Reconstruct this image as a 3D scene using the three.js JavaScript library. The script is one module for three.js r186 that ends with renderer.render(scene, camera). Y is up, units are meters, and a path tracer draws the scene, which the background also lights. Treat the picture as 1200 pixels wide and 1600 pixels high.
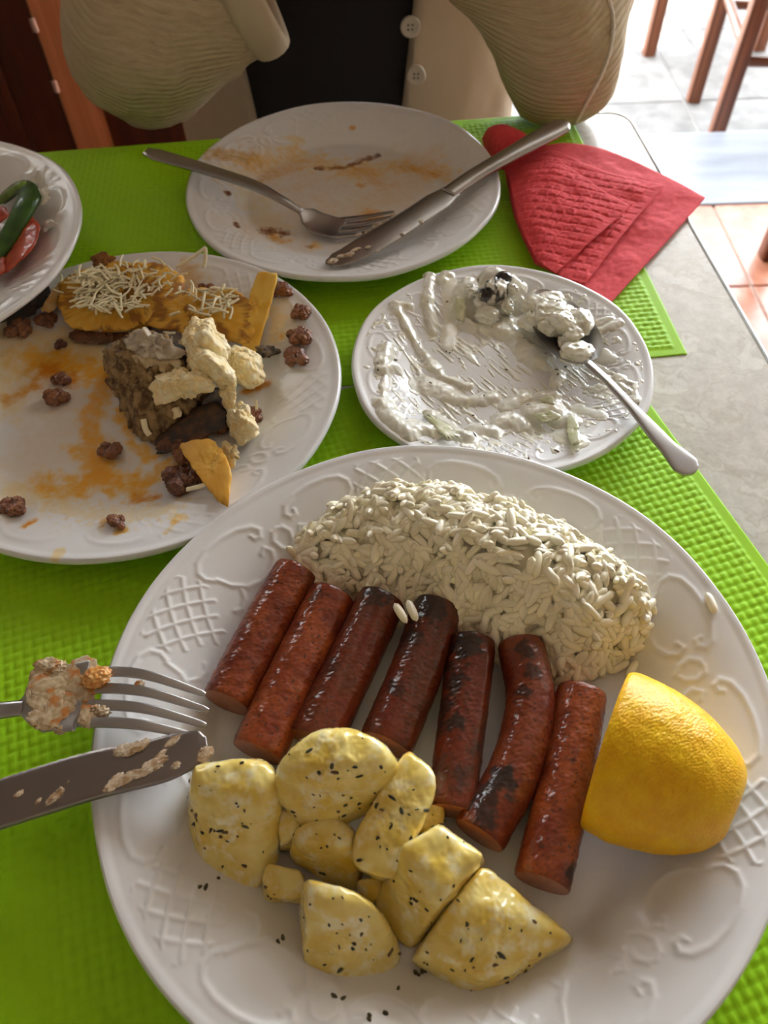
import * as THREE from 'three';
import { ConvexHull } from 'three/addons/math/ConvexHull.js';
import { RoundedBoxGeometry } from 'three/addons/geometries/RoundedBoxGeometry.js';
import { mergeGeometries, mergeVertices } from 'three/addons/utils/BufferGeometryUtils.js';
import { createNoise3D } from 'simplex-noise';

// ------------------------------------------------------------------ camera, sky, sun, exposure
// y = 0 is the table top; the floor lies at -0.74, the terrace outside at -0.90.
const scene = new THREE.Scene();
const FOCAL = 1220.23, PITCH = 0.940744, ROLL = -0.033799, EYE = new THREE.Vector3(0, 0.35942, 0);
const camera = new THREE.PerspectiveCamera(2 * Math.atan(800 / FOCAL) * 180 / Math.PI, 0.75, 0.02, 60);
const camR = new THREE.Vector3(), camU = new THREE.Vector3(), camF = new THREE.Vector3(0, -Math.sin(PITCH), -Math.cos(PITCH));
{
  const r = new THREE.Vector3(1, 0, 0), u = new THREE.Vector3(0, Math.cos(PITCH), -Math.sin(PITCH));
  camR.copy(r).multiplyScalar(Math.cos(ROLL)).addScaledVector(u, Math.sin(ROLL));
  camU.copy(u).multiplyScalar(Math.cos(ROLL)).addScaledVector(r, -Math.sin(ROLL));
  camera.position.copy(EYE);
  camera.quaternion.setFromRotationMatrix(new THREE.Matrix4().makeBasis(camR, camU, camF.clone().negate()));
}
camera.focus = 0.40;
camera.userData.fStop = 11;
scene.add(camera);

scene.background = new THREE.Color().setRGB(0.90, 0.96, 1.04);
scene.backgroundIntensity = 5.2;
const sun = new THREE.DirectionalLight(new THREE.Color().setRGB(1, 0.95, 0.86), 9);
sun.position.set(-5.0, 10, -5.4);
sun.target.position.set(1, -0.9, -2.6);
sun.castShadow = true;
sun.shadow.mapSize.set(2048, 2048);
Object.assign(sun.shadow.camera, { left: -6, right: 6, top: 6, bottom: -6, near: 1, far: 30 });
scene.add(sun, sun.target);

const renderer = new THREE.WebGLRenderer({ antialias: true });
renderer.toneMapping = THREE.LinearToneMapping;
renderer.toneMappingExposure = 3.15;
renderer.shadowMap.enabled = true;

// ------------------------------------------------------------------ helpers
const V = (x, y, z) => new THREE.Vector3(x, y, z);
const { clamp, lerp, smoothstep } = THREE.MathUtils;
function rng(seed) { let a = seed >>> 0; return () => { a = (a + 0x6d2b79f5) | 0; let t = Math.imul(a ^ (a >>> 15), 1 | a); t = (t + Math.imul(t ^ (t >>> 7), 61 | t)) ^ t; return ((t ^ (t >>> 14)) >>> 0) / 4294967296; }; }
const noise = createNoise3D(rng(7));
function fbm(x, y, z, oct = 4) { let s = 0, a = 0.5, f = 1; for (let i = 0; i < oct; i++) { s += a * noise(x * f, y * f, z * f); a *= 0.5; f *= 2.03; } return s; }
const rgb = (r, g, b) => new THREE.Color().setRGB(r, g, b);
const mix3 = (a, b, t) => [a[0] + (b[0] - a[0]) * t, a[1] + (b[1] - a[1]) * t, a[2] + (b[2] - a[2]) * t];
// the point at height y that lies in the direction of a photograph pixel
function pix(px, py, y = 0) {
  const d = camF.clone().addScaledVector(camR, (px - 600) / FOCAL).addScaledVector(camU, -(py - 800) / FOCAL);
  return EYE.clone().addScaledVector(d, (y - EYE.y) / d.y);
}
// the point at depth z that lies in the direction of a photograph pixel
function pixZ(px, py, z) {
  const d = camF.clone().addScaledVector(camR, (px - 600) / FOCAL).addScaledVector(camU, -(py - 800) / FOCAL);
  return EYE.clone().addScaledVector(d, (z - EYE.z) / d.z);
}
const taken = new Map();
function numbered(name) { const n = taken.get(name) ?? 0; taken.set(name, n + 1); return n ? `${name}_${String(n).padStart(3, '0')}` : name; }
function shade(o) { o.castShadow = true; o.receiveShadow = true; return o; }
function tag(o, label, category, group, kind) {
  if (label) o.userData.label = label;
  if (category) o.userData.category = category;
  if (group) o.userData.group = group;
  if (kind) o.userData.kind = kind;
  return o;
}
// a Group at the thing's base; parts are given in world coordinates and moved into it
function thing(name, base, label, category, group, kind) {
  const o = new THREE.Group(); o.name = numbered(name); o.position.copy(base); o.userData.base = base.clone(); scene.add(o);
  return tag(o, label, category, group, kind);
}
function baseOf(o) { let q = o; while (q && !q.userData.base) q = q.parent; return q.userData.base; }
function part(name, geometry, material, parent, label) {
  const b = baseOf(parent); geometry.translate(-b.x, -b.y, -b.z);
  const m = shade(new THREE.Mesh(geometry, material)); m.name = name; parent.add(m);
  if (label) m.userData.label = label;
  return m;
}
function solo(name, geometry, material, label, category, group, kind) {
  geometry.computeBoundingBox(); const b = geometry.boundingBox, c = V((b.min.x + b.max.x) / 2, b.min.y, (b.min.z + b.max.z) / 2);
  geometry.translate(-c.x, -c.y, -c.z);
  const m = shade(new THREE.Mesh(geometry, material)); m.name = numbered(name); m.position.copy(c); m.userData.base = c.clone(); scene.add(m);
  return tag(m, label, category, group, kind);
}
function struct(name, geometry, material, label, category) {
  const m = shade(new THREE.Mesh(geometry, material)); m.name = name; scene.add(m);
  return tag(m, label, category, null, 'structure');
}
function indexed(pos, idx, uv, col) {
  const g = new THREE.BufferGeometry();
  g.setAttribute('position', new THREE.Float32BufferAttribute(pos, 3));
  if (uv) g.setAttribute('uv', new THREE.Float32BufferAttribute(uv, 2));
  if (col) g.setAttribute('color', new THREE.Float32BufferAttribute(col, 3));
  g.setIndex(idx); g.computeVertexNormals();
  return g;
}
function paint(g, f) { // vertex colours (linear) of the matter at each point
  const p = g.attributes.position, c = new Float32Array(p.count * 3);
  for (let i = 0; i < p.count; i++) c.set(f(p.getX(i), p.getY(i), p.getZ(i)), i * 3);
  g.setAttribute('color', new THREE.BufferAttribute(c, 3));
  return g;
}
function box(x0, x1, y0, y1, z0, z1, r = 0) {
  const g = r ? new RoundedBoxGeometry(x1 - x0, y1 - y0, z1 - z0, 2, r) : new THREE.BoxGeometry(x1 - x0, y1 - y0, z1 - z0);
  g.translate((x0 + x1) / 2, (y0 + y1) / 2, (z0 + z1) / 2);
  return g;
}
// a lump: the convex hull of some points with rounded edges and an uneven surface
const spheres = new Map();
function unitSphere(d) {
  if (!spheres.has(d)) { const g = new THREE.IcosahedronGeometry(1, d); g.deleteAttribute('uv'); g.deleteAttribute('normal'); spheres.set(d, mergeVertices(g, 1e-5)); }
  return spheres.get(d);
}
function lump(points, { p = 9, detail = 18, rough = 0, freq = 60, fine = 0, fineFreq = 300, seed = 0, oct = 3, swell = 1.07 } = {}) {
  const c = V(0, 0, 0); points.forEach((q) => c.add(q)); c.multiplyScalar(1 / points.length);
  const planes = [];
  for (const f of new ConvexHull().setFromPoints(points).faces) {
    const d = f.constant - f.normal.dot(c);
    if (!planes.some((q) => q.n.dot(f.normal) > 0.985)) planes.push({ n: f.normal.clone(), d: Math.max(d, 1e-4) * swell });
  }
  const g = unitSphere(detail).clone(), a = g.attributes.position, v = V(0, 0, 0);
  for (let i = 0; i < a.count; i++) {
    v.fromBufferAttribute(a, i).normalize();
    let s = 0;
    for (const q of planes) { const k = v.dot(q.n) / q.d; if (k > 0) s += k ** p; }
    let t = s ** (-1 / p);
    const x = c.x + v.x * t, y = c.y + v.y * t, z = c.z + v.z * t;
    t += rough * fbm(x * freq + seed, y * freq, z * freq, oct) + (fine ? fine * noise(x * fineFreq, y * fineFreq + seed, z * fineFreq) : 0);
    a.setXYZ(i, c.x + v.x * t, c.y + v.y * t, c.z + v.z * t);
  }
  g.computeVertexNormals();
  return g;
}
// a lump between a top outline and a foot outline, both as photograph pixels with heights
function lumpPx(top, foot, o) { return lump([...top, ...foot].map(([x, y, h]) => pix(x, y, h)), o); }
// an ellipsoid with an uneven surface (crumbs, clumps)
function clump(c, rx, ry, rz, { turn = 0, detail = 8, rough = 0.3, freq = 2, seed = 0, sharp = 0 } = {}) {
  const g = unitSphere(detail).clone(), a = g.attributes.position, v = V(0, 0, 0);
  for (let i = 0; i < a.count; i++) {
    v.fromBufferAttribute(a, i).normalize();
    let n = fbm(v.x * freq + seed, v.y * freq, v.z * freq, 3);
    if (sharp) n = 1 - 2 * Math.abs(n) - 0.4;
    const t = 1 + rough * n; const x = v.x * rx * t, y = v.y * ry * t, z = v.z * rz * t, co = Math.cos(turn), si = Math.sin(turn);
    a.setXYZ(i, c.x + x * co + z * si, c.y + y, c.z - x * si + z * co);
  }
  g.computeVertexNormals();
  return g;
}
// a section swept along a path; section(t) gives points across (a) and up (b)
function sweep(path, up, section, { caps = true, uvScale = [1, 1] } = {}) {
  const n = path.length, pos = [], idx = [], uv = []; let m = 0, len = 0;
  const T = V(0, 0, 0), S = V(0, 0, 0), U = V(0, 0, 0), q = V(0, 0, 0);
  for (let i = 0; i < n; i++) {
    T.subVectors(path[Math.min(i + 1, n - 1)], path[Math.max(i - 1, 0)]).normalize();
    const w = typeof up === 'function' ? up(i / (n - 1)) : up;
    S.crossVectors(T, w).normalize(); U.crossVectors(S, T).normalize();
    if (i) len += path[i].distanceTo(path[i - 1]);
    const s = section(i / (n - 1)); m = s.length;
    s.forEach(([a, b], k) => { q.copy(path[i]).addScaledVector(S, a).addScaledVector(U, b); pos.push(q.x, q.y, q.z); uv.push(k / m * uvScale[0], len * uvScale[1]); });
  }
  for (let i = 0; i < n - 1; i++) for (let k = 0; k < m; k++) {
    const a = i * m + k, b = i * m + (k + 1) % m, c = a + m, d = b + m; idx.push(a, c, b, b, c, d);
  }
  if (caps) for (const [row, flip] of [[0, false], [n - 1, true]]) {
    const c = pos.length / 3; let x = 0, y = 0, z = 0;
    for (let k = 0; k < m; k++) { const a = (row * m + k) * 3; x += pos[a]; y += pos[a + 1]; z += pos[a + 2]; }
    pos.push(x / m, y / m, z / m); uv.push(0, 0);
    for (let k = 0; k < m; k++) { const a = row * m + k, b = row * m + (k + 1) % m; flip ? idx.push(c, b, a) : idx.push(c, a, b); }
  }
  return indexed(pos, idx, uv);
}
const curve = (pts, n) => new THREE.CatmullRomCurve3(pts, false, 'centripetal').getPoints(n);
const oval = (w, h, m = 16, e = 1, bow = 0) => Array.from({ length: m }, (_, k) => {
  const a = k / m * 2 * Math.PI, c = Math.cos(a), s = Math.sin(a), x = Math.sign(c) * Math.abs(c) ** e * w, y = Math.sign(s) * Math.abs(s) ** e * h;
  return [x, y + bow * x * x];
});
function tube(a, b, r, n = 8, r2 = r) { return sweep([a, a.clone().lerp(b, 0.5), b], Math.abs(b.y - a.y) > a.distanceTo(b) * 0.9 ? V(1, 0, 0) : V(0, 1, 0), (t) => oval(lerp(r, r2, t), lerp(r, r2, t), n)); }
// closed surface of a signed distance field
function surfaceNet(sdf, lo, hi, cell) {
  const nx = Math.ceil((hi.x - lo.x) / cell) + 1, ny = Math.ceil((hi.y - lo.y) / cell) + 1, nz = Math.ceil((hi.z - lo.z) / cell) + 1;
  const f = new Float32Array(nx * ny * nz), at = (i, j, k) => (k * ny + j) * nx + i;
  for (let k = 0; k < nz; k++) for (let j = 0; j < ny; j++) for (let i = 0; i < nx; i++) f[at(i, j, k)] = sdf(lo.x + i * cell, lo.y + j * cell, lo.z + k * cell);
  const id = new Int32Array(nx * ny * nz).fill(-1), pos = [], idx = [];
  for (let k = 0; k < nz - 1; k++) for (let j = 0; j < ny - 1; j++) for (let i = 0; i < nx - 1; i++) {
    let x = 0, y = 0, z = 0, c = 0;
    const edge = (a, b, ax, ay, az, dx, dy, dz) => { if ((a < 0) !== (b < 0)) { const t = a / (a - b); x += ax + dx * t; y += ay + dy * t; z += az + dz * t; c++; } };
    const g = (a, b, d) => f[at(i + a, j + b, k + d)];
    for (const [a, b] of [[0, 0], [1, 0], [0, 1], [1, 1]]) {
      edge(g(0, a, b), g(1, a, b), 0, a, b, 1, 0, 0); edge(g(a, 0, b), g(a, 1, b), a, 0, b, 0, 1, 0); edge(g(a, b, 0), g(a, b, 1), a, b, 0, 0, 0, 1);
    }
    if (c) { id[at(i, j, k)] = pos.length / 3; pos.push(lo.x + (i + x / c) * cell, lo.y + (j + y / c) * cell, lo.z + (k + z / c) * cell); }
  }
  const quad = (a, b, c, d, flip) => { if (Math.min(a, b, c, d) < 0) return; flip ? idx.push(a, c, b, a, d, c) : idx.push(a, b, c, a, c, d); };
  for (let k = 1; k < nz - 1; k++) for (let j = 1; j < ny - 1; j++) for (let i = 1; i < nx - 1; i++) {
    const a = f[at(i, j, k)] < 0;
    if (a !== f[at(i + 1, j, k)] < 0) quad(id[at(i, j - 1, k - 1)], id[at(i, j, k - 1)], id[at(i, j, k)], id[at(i, j - 1, k)], !a);
    if (a !== f[at(i, j + 1, k)] < 0) quad(id[at(i - 1, j, k - 1)], id[at(i - 1, j, k)], id[at(i, j, k)], id[at(i, j, k - 1)], !a);
    if (a !== f[at(i, j, k + 1)] < 0) quad(id[at(i - 1, j - 1, k)], id[at(i, j - 1, k)], id[at(i, j, k)], id[at(i - 1, j, k)], !a);
  }
  return indexed(pos, idx);
}
const smin = (a, b, k) => { const h = clamp(0.5 + 0.5 * (b - a) / k, 0, 1); return b + (a - b) * h - k * h * (1 - h); };
function capsule(x, y, z, a, b, ra, rb) {
  const dx = b.x - a.x, dy = b.y - a.y, dz = b.z - a.z, t = clamp(((x - a.x) * dx + (y - a.y) * dy + (z - a.z) * dz) / (dx * dx + dy * dy + dz * dz), 0, 1);
  return Math.hypot(x - a.x - dx * t, y - a.y - dy * t, z - a.z - dz * t) - (ra + (rb - ra) * t);
}
function texture(w, h, f, srgb = true) { // f(u, v) -> [r, g, b] in 0..1
  const d = new Uint8Array(w * h * 4);
  for (let j = 0; j < h; j++) for (let i = 0; i < w; i++) { const c = f((i + 0.5) / w, (j + 0.5) / h), o = (j * w + i) * 4; for (let k = 0; k < 3; k++) d[o + k] = clamp(c[k], 0, 1) * 255; d[o + 3] = 255; }
  const t = new THREE.DataTexture(d, w, h); t.magFilter = THREE.LinearFilter; t.minFilter = THREE.LinearMipmapLinearFilter; t.generateMipmaps = true;
  t.wrapS = t.wrapT = THREE.RepeatWrapping; if (srgb) t.colorSpace = THREE.SRGBColorSpace; t.needsUpdate = true;
  return t;
}
const std = (color, roughness, o = {}) => new THREE.MeshPhysicalMaterial({ color, roughness, ...o });
const segDist = (x, y, ax, ay, bx, by) => { const dx = bx - ax, dy = by - ay, t = clamp(((x - ax) * dx + (y - ay) * dy) / (dx * dx + dy * dy + 1e-12), 0, 1); return Math.hypot(x - ax - dx * t, y - ay - dy * t); };

// ------------------------------------------------------------------ the room
const FLOOR = -0.74, TERRACE = -0.90, WALL_FRONT = -1.69, WALL_BACK = -2.0, DOOR_L = 0.12, DOOR_R = 2.45, DOOR_TOP = 1.6, CEIL = 2.0;
const ROOM_L = -2.0, ROOM_R = 2.7, ROOM_B = 2.4;
const plasterTex = texture(256, 256, (u, v) => { const n = fbm(u * 9, v * 9, 3, 4) * 0.05; return [0.93 + n, 0.90 + n, 0.84 + n]; });
const plaster = std(rgb(0.54, 0.50, 0.455), 0.9, { map: plasterTex });
const woodTex = (seed, a, b, fx = 22, fy = 2) => texture(256, 256, (u, v) => {
  const g = fbm(u * fx, v * fy, seed, 4) + 0.4 * Math.sin((u * 6 + fbm(u * 3, v * 2, seed + 9, 3)) * 14) * 0.3;
  return mix3(a, b, clamp(0.5 + g, 0, 1));
});
const darkWood = std(rgb(1, 1, 1), 0.35, { map: woodTex(1, [0.24, 0.10, 0.05], [0.36, 0.16, 0.08]) });
const honeyWood = std(rgb(1, 1, 1), 0.45, { map: woodTex(2, [0.80, 0.50, 0.33], [0.88, 0.58, 0.40], 8, 1.2) });
const chairWood = std(rgb(1, 1, 1), 0.42, { map: woodTex(3, [0.36, 0.20, 0.12], [0.52, 0.31, 0.19], 10, 1.5) });
const graniteSill = std(rgb(1, 1, 1), 0.3, { map: texture(256, 256, (u, v) => { const n = fbm(u * 5, v * 5, 8, 5) * 0.07 + noise(u * 90, v * 90, 1) * 0.015; return [0.50 + n, 0.52 + n, 0.55 + n]; }) });
struct('wall_back', mergeGeometries([
  box(ROOM_L - 0.2, DOOR_L, FLOOR - 0.3, 0.42, WALL_BACK, WALL_FRONT), box(ROOM_L - 0.2, DOOR_L, DOOR_TOP, CEIL + 0.1, WALL_BACK, WALL_FRONT), box(ROOM_L - 0.2, -1.60, 0.42, DOOR_TOP, WALL_BACK, WALL_FRONT), box(-0.95, DOOR_L, 0.42, DOOR_TOP, WALL_BACK, WALL_FRONT), box(-1.60, -0.95, 0.42, 0.70, WALL_BACK, WALL_FRONT), box(-1.60, -0.95, 1.45, DOOR_TOP, WALL_BACK, WALL_FRONT), box(DOOR_R, ROOM_R + 0.2, FLOOR - 0.3, CEIL + 0.1, WALL_BACK, WALL_FRONT),
  box(DOOR_L, DOOR_R, DOOR_TOP, CEIL + 0.1, WALL_BACK, WALL_FRONT)]), plaster, 'plastered wall behind the person, with the open doorway to the terrace', 'wall');
{ // window above the wainscot
  const w = struct('window_1', mergeGeometries([box(-1.60, -0.95, 0.70, 0.74, -1.88, -1.82), box(-1.60, -0.95, 1.41, 1.45, -1.88, -1.82), box(-1.60, -1.56, 0.74, 1.41, -1.88, -1.82), box(-0.99, -0.95, 0.74, 1.41, -1.88, -1.82), box(-1.29, -1.26, 0.74, 1.41, -1.88, -1.82)]), std(rgb(0.30, 0.17, 0.10), 0.5), 'brown wooden window frame above the wainscot', 'window');
}
struct('wall_left', mergeGeometries([
  box(ROOM_L - 0.2, ROOM_L, FLOOR - 0.1, CEIL + 0.1, WALL_FRONT, ROOM_B)]), plaster, 'plain plastered side wall beyond the salad plate', 'wall');
struct('wall_right', box(ROOM_R, ROOM_R + 0.2, FLOOR - 0.1, CEIL + 0.1, WALL_FRONT, ROOM_B), plaster, 'plain plastered side wall beyond the doorway', 'wall');
struct('wall_rear', box(ROOM_L - 0.2, ROOM_R + 0.2, FLOOR - 0.1, CEIL + 0.1, ROOM_B, ROOM_B + 0.2), plaster, 'plastered wall behind the photographer', 'wall');
struct('ceiling', box(ROOM_L - 0.2, ROOM_R + 0.2, CEIL, CEIL + 0.15, WALL_BACK, ROOM_B + 0.2), plaster, 'plain pale ceiling of the dining room', 'ceiling');

// terracotta floor, tile by tile
function tiles(group, x0, x1, z0, z1, size, gap, top, mats, seed, jitter) {
  const g = new RoundedBoxGeometry(size - gap, 0.012, size - gap, 1, 0.0025), R = rng(seed);
  for (let z = z0; z < z1 - 1e-6; z += size) for (let x = x0; x < x1 - 1e-6; x += size) {
    const m = shade(new THREE.Mesh(g, mats[Math.floor(R() * mats.length)])); m.name = 'tile';
    m.position.set(x + size / 2, top - 0.006 + (R() - 0.5) * jitter, z + size / 2); m.rotation.y = Math.floor(R() * 4) * Math.PI / 2; group.add(m);
  }
}
const clay = [0, 1, 2, 3].map((k) => std(rgb(1, 1, 1), 0.28, { map: texture(128, 128, (u, v) => { const n = fbm(u * 6, v * 6, k * 5, 4) * 0.10 + (k - 1.5) * 0.015; return [0.66 + n, 0.43 + n, 0.33 + n]; }) }));
const floor = struct('floor', box(ROOM_L, ROOM_R, FLOOR - 0.2, FLOOR - 0.004, WALL_FRONT, ROOM_B), std(rgb(0.42, 0.33, 0.27), 0.9), 'terracotta tiled floor of the dining room', 'floor');
tiles(floor, ROOM_L, ROOM_R, WALL_FRONT, ROOM_B - 0.1, 0.313, 0.005, FLOOR, clay, 5, 0.0006);
const sill = struct('trim_1', box(DOOR_L, DOOR_R, FLOOR - 0.25, FLOOR + 0.004, WALL_BACK - 0.01, WALL_FRONT + 0.01, 0.006), graniteSill, 'pale grey marble threshold of the open doorway', 'threshold');
// terrace
const paving = [0, 1, 2].map((k) => std(rgb(1, 1, 1), 0.7, { map: texture(128, 128, (u, v) => { const n = fbm(u * 5, v * 5, k * 7 + 40, 5) * 0.10 + (k - 1) * 0.012; return [0.41 + n, 0.40 + n, 0.385 + n]; }) }));
const terrace = struct('floor_terrace', box(-4, 7, TERRACE - 0.2, TERRACE - 0.003, -9, WALL_BACK), std(rgb(0.45, 0.44, 0.42), 0.9), 'grey paved terrace outside the doorway, partly in bright sun', 'terrace');
tiles(terrace, -2.0, 6.0, -8.5, WALL_BACK - 0.01, 0.5, 0.003, TERRACE, paving, 9, 0.0008);
struct('ceiling_terrace', box(-3.5, 6, 1.75, 1.85, -3.55, WALL_BACK), std(rgb(0.8, 0.78, 0.74), 0.9), 'flat roof over the terrace by the doorway', 'roof');

// dark door with a honey coloured jamb beside it
const jx0 = pixZ(42, 0, WALL_FRONT + 0.05).x, jx1 = pixZ(82, 0, WALL_FRONT + 0.05).x;
const door = struct('door_1', box(jx0 - 0.95, jx0 - 0.004, FLOOR + 0.01, 0.35, WALL_FRONT, WALL_FRONT + 0.035, 0.004), darkWood, 'dark reddish brown low wooden cupboard door behind the table', 'door');
for (const [y0, y1] of [[-0.66, -0.22], [-0.14, 0.28]]) for (const k of [0, 1]) {
  const p = shade(new THREE.Mesh(box(jx0 - 0.86 + k * 0.4, jx0 - 0.5 + k * 0.4, y0, y1, WALL_FRONT + 0.03, WALL_FRONT + 0.045, 0.006), darkWood)); p.name = 'panel'; door.add(p);
}
const jamb = struct('trim_2', box(jx0, jx1 + 0.02, FLOOR, 0.36, WALL_FRONT, WALL_FRONT + 0.06, 0.006), honeyWood, 'honey brown wooden post beside the dark door', 'post');
struct('trim_3', box(jx1 + 0.02, DOOR_L - 0.02, FLOOR, 0.35, WALL_FRONT, WALL_FRONT + 0.02, 0.003), darkWood, 'dark wooden wainscot behind the seated person', 'wainscot');
const steel = std(rgb(0.62, 0.60, 0.585), 0.24, { metalness: 1 });
for (const [px, py] of [[55, 36], [86, 132]]) {
  const q = pixZ(px, py, WALL_FRONT + 0.062), h = shade(new THREE.Mesh(new THREE.CylinderGeometry(0.007, 0.007, 0.024, 20), std(rgb(0.9, 0.9, 0.92), 0.25, { metalness: 1 })));
  h.name = 'hinge'; h.position.set(jx0 + 0.004, q.y, WALL_FRONT + 0.066); jamb.add(h); h.userData.label = 'small shiny metal hinge knuckle';
}

// ------------------------------------------------------------------ table and place mats
const YAW = 0.0788, TU = V(0.9969, 0, -YAW), TV = V(YAW, 0, 0.9969), TC = V(0.2305, 0, -0.7005);
const onTable = (u, v, y = 0) => TC.clone().addScaledVector(TU, u).addScaledVector(TV, v).setY(y);
function roundRect(x0, x1, y0, y1, r, n = 8) {
  const p = [];
  for (const [cx, cy, a] of [[x1 - r, y1 - r, 0], [x0 + r, y1 - r, 1], [x0 + r, y0 + r, 2], [x1 - r, y0 + r, 3]]) for (let i = 0; i <= n; i++) { const t = (a + i / n) * Math.PI / 2; p.push([cx + r * Math.cos(t), cy + r * Math.sin(t)]); }
  return p;
}
{
  const t = thing('table', onTable(-0.4, 0.4, FLOOR), 'square restaurant table with pale veined marble top', 'table');
  const marbleTex = texture(1024, 1024, (u, v) => {
    const w = fbm(u * 4, v * 4, 2, 5), s = fbm(u * 5 + w * 1.2, v * 16 + w * 2.5, 5, 5), g = noise(u * 160, v * 160, 3) * 0.018 + fbm(u * 40, v * 40, 6, 3) * 0.05;
    let c = mix3([0.885, 0.875, 0.835], [0.815, 0.795, 0.745], clamp(0.45 + s * 0.8, 0, 1));
    c = mix3(c, [0.72, 0.685, 0.61], 0.35 * smoothstep(1 - Math.abs(s + 0.15) * 5, 0.2, 1));
    return [c[0] + g, c[1] + g, c[2] + g];
  });
  const top = []; for (const [x, y] of roundRect(-0.8, 0, 0, 0.8, 0.022, 6)) top.push(new THREE.Vector2(x, y));
  const slab = new THREE.ExtrudeGeometry(new THREE.Shape(top), { depth: 0.02, bevelEnabled: true, bevelThickness: 0.002, bevelSize: 0.002, bevelOffset: -0.002, bevelSegments: 2 });
  slab.translate(0, 0, -0.022).rotateX(Math.PI / 2);
  // shape x,y -> table u,v
  const p = slab.attributes.position, uv = slab.attributes.uv;
  for (let i = 0; i < p.count; i++) { const u = p.getX(i), v = p.getZ(i), q = onTable(u, v, p.getY(i)); p.setXYZ(i, q.x, q.y, q.z); uv.setXY(i, u / 0.55, v / 0.55); }
  slab.computeBoundingBox(); slab.translate(0, -slab.boundingBox.max.y, 0); slab.computeVertexNormals();
  part('tabletop', slab, std(rgb(1, 1, 1), 0.22, { map: marbleTex, side: THREE.DoubleSide }), t);
  const ring = roundRect(-0.7985, -0.0015, 0.0015, 0.7985, 0.0205, 8).map(([u, v]) => onTable(u, v, -0.0112)); ring.push(ring[0].clone());
  part('edge_band', sweep(ring, V(0, 1, 0), () => oval(0.0026, 0.0120, 16, 0.5), { caps: false }), std(rgb(0.72, 0.80, 0.83), 0.18, { clearcoat: 0.6 }), t, 'pale shiny edge band');
  const iron = std(rgb(0.03, 0.03, 0.032), 0.5, { metalness: 0.4 });
  const c = onTable(-0.4, 0.4);
  part('pedestal', tube(V(c.x, FLOOR + 0.03, c.z), V(c.x, -0.022, c.z), 0.035, 20), iron, t);
  for (const [a, b] of [[1, 0], [-1, 0], [0, 1], [0, -1]]) part('foot', tube(V(c.x, FLOOR + 0.03, c.z), onTable(-0.4 + a * 0.3, 0.4 + b * 0.3, FLOOR + 0.014), 0.025, 10, 0.014), iron, t);
}
// embossed woven-look place mat as a real relief
const matMaterial = std(rgb(0.37, 0.72, 0.010), 0.55, { specularIntensity: 0.4, side: THREE.DoubleSide });
function placeMat(corner, angle, w, d, lift, step, label) {
  const U = V(Math.cos(angle), 0, Math.sin(angle)), W = V(-Math.sin(angle), 0, Math.cos(angle));
  const nx = Math.round(w / step), nz = Math.round(d / step), pos = [], idx = [], C = 0.0048;
  const height = (u, v) => {
    const e = Math.min(u, w - u, v, d - v), b = smoothstep(e, 0.006, 0.0085);
    const i = Math.floor(u / C), j = Math.floor(v / C), a = u / C - i - 0.5, c = v / C - j - 0.5, odd = (i + j) & 1;
    const p = odd ? (1 - (2 * Math.abs(a)) ** 4) * (1 - 0.55 * (2 * c) ** 2) : (1 - (2 * Math.abs(c)) ** 4) * (1 - 0.55 * (2 * a) ** 2);
    return lift + b * 0.0008 * p + 0.0004 * fbm(u * 9, v * 9, lift * 1000, 2) * smoothstep(e, 0, 0.05) + 0.00002 * noise(u * 900, v * 900, 0);
  };
  for (let j = 0; j <= nz; j++) for (let i = 0; i <= nx; i++) {
    const u = i / nx * w, v = j / nz * d, q = corner.clone().addScaledVector(U, u - w).addScaledVector(W, v); pos.push(q.x, height(u, v), q.z);
  }
  const row = nx + 1;
  for (let j = 0; j < nz; j++) for (let i = 0; i < nx; i++) { const a = j * row + i; idx.push(a, a + row, a + 1, a + 1, a + row, a + row + 1); }
  // skirt and underside
  const rim = []; for (let i = 0; i < nx; i++) rim.push(i); for (let j = 0; j < nz; j++) rim.push(j * row + nx); for (let i = nx; i > 0; i--) rim.push(nz * row + i); for (let j = nz; j > 0; j--) rim.push(j * row);
  const b0 = pos.length / 3; for (const k of rim) pos.push(pos[k * 3], lift - 0.0006, pos[k * 3 + 2]);
  for (let k = 0; k < rim.length; k++) { const n = (k + 1) % rim.length; idx.push(rim[k], rim[n], b0 + k, rim[n], b0 + n, b0 + k); }
  const c0 = b0, c1 = b0 + nx, c2 = b0 + nx + nz, c3 = b0 + 2 * nx + nz; idx.push(c0, c1, c2, c0, c2, c3);
  return solo('place_mat', indexed(pos, idx), matMaterial, label, 'place mat', 'green embossed place mats');
}
placeMat(V(0.1775, 0, -0.699), -0.0815, 0.472, 0.318, 0.0008, 0.0012, 'lime green embossed place mat under the used empty plate and the salad plate');
placeMat(V(0.147, 0, -0.41), -0.288, 0.47, 0.40, 0.0016, 0.00096, 'lime green embossed place mat under the large plate with sausages');

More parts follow.
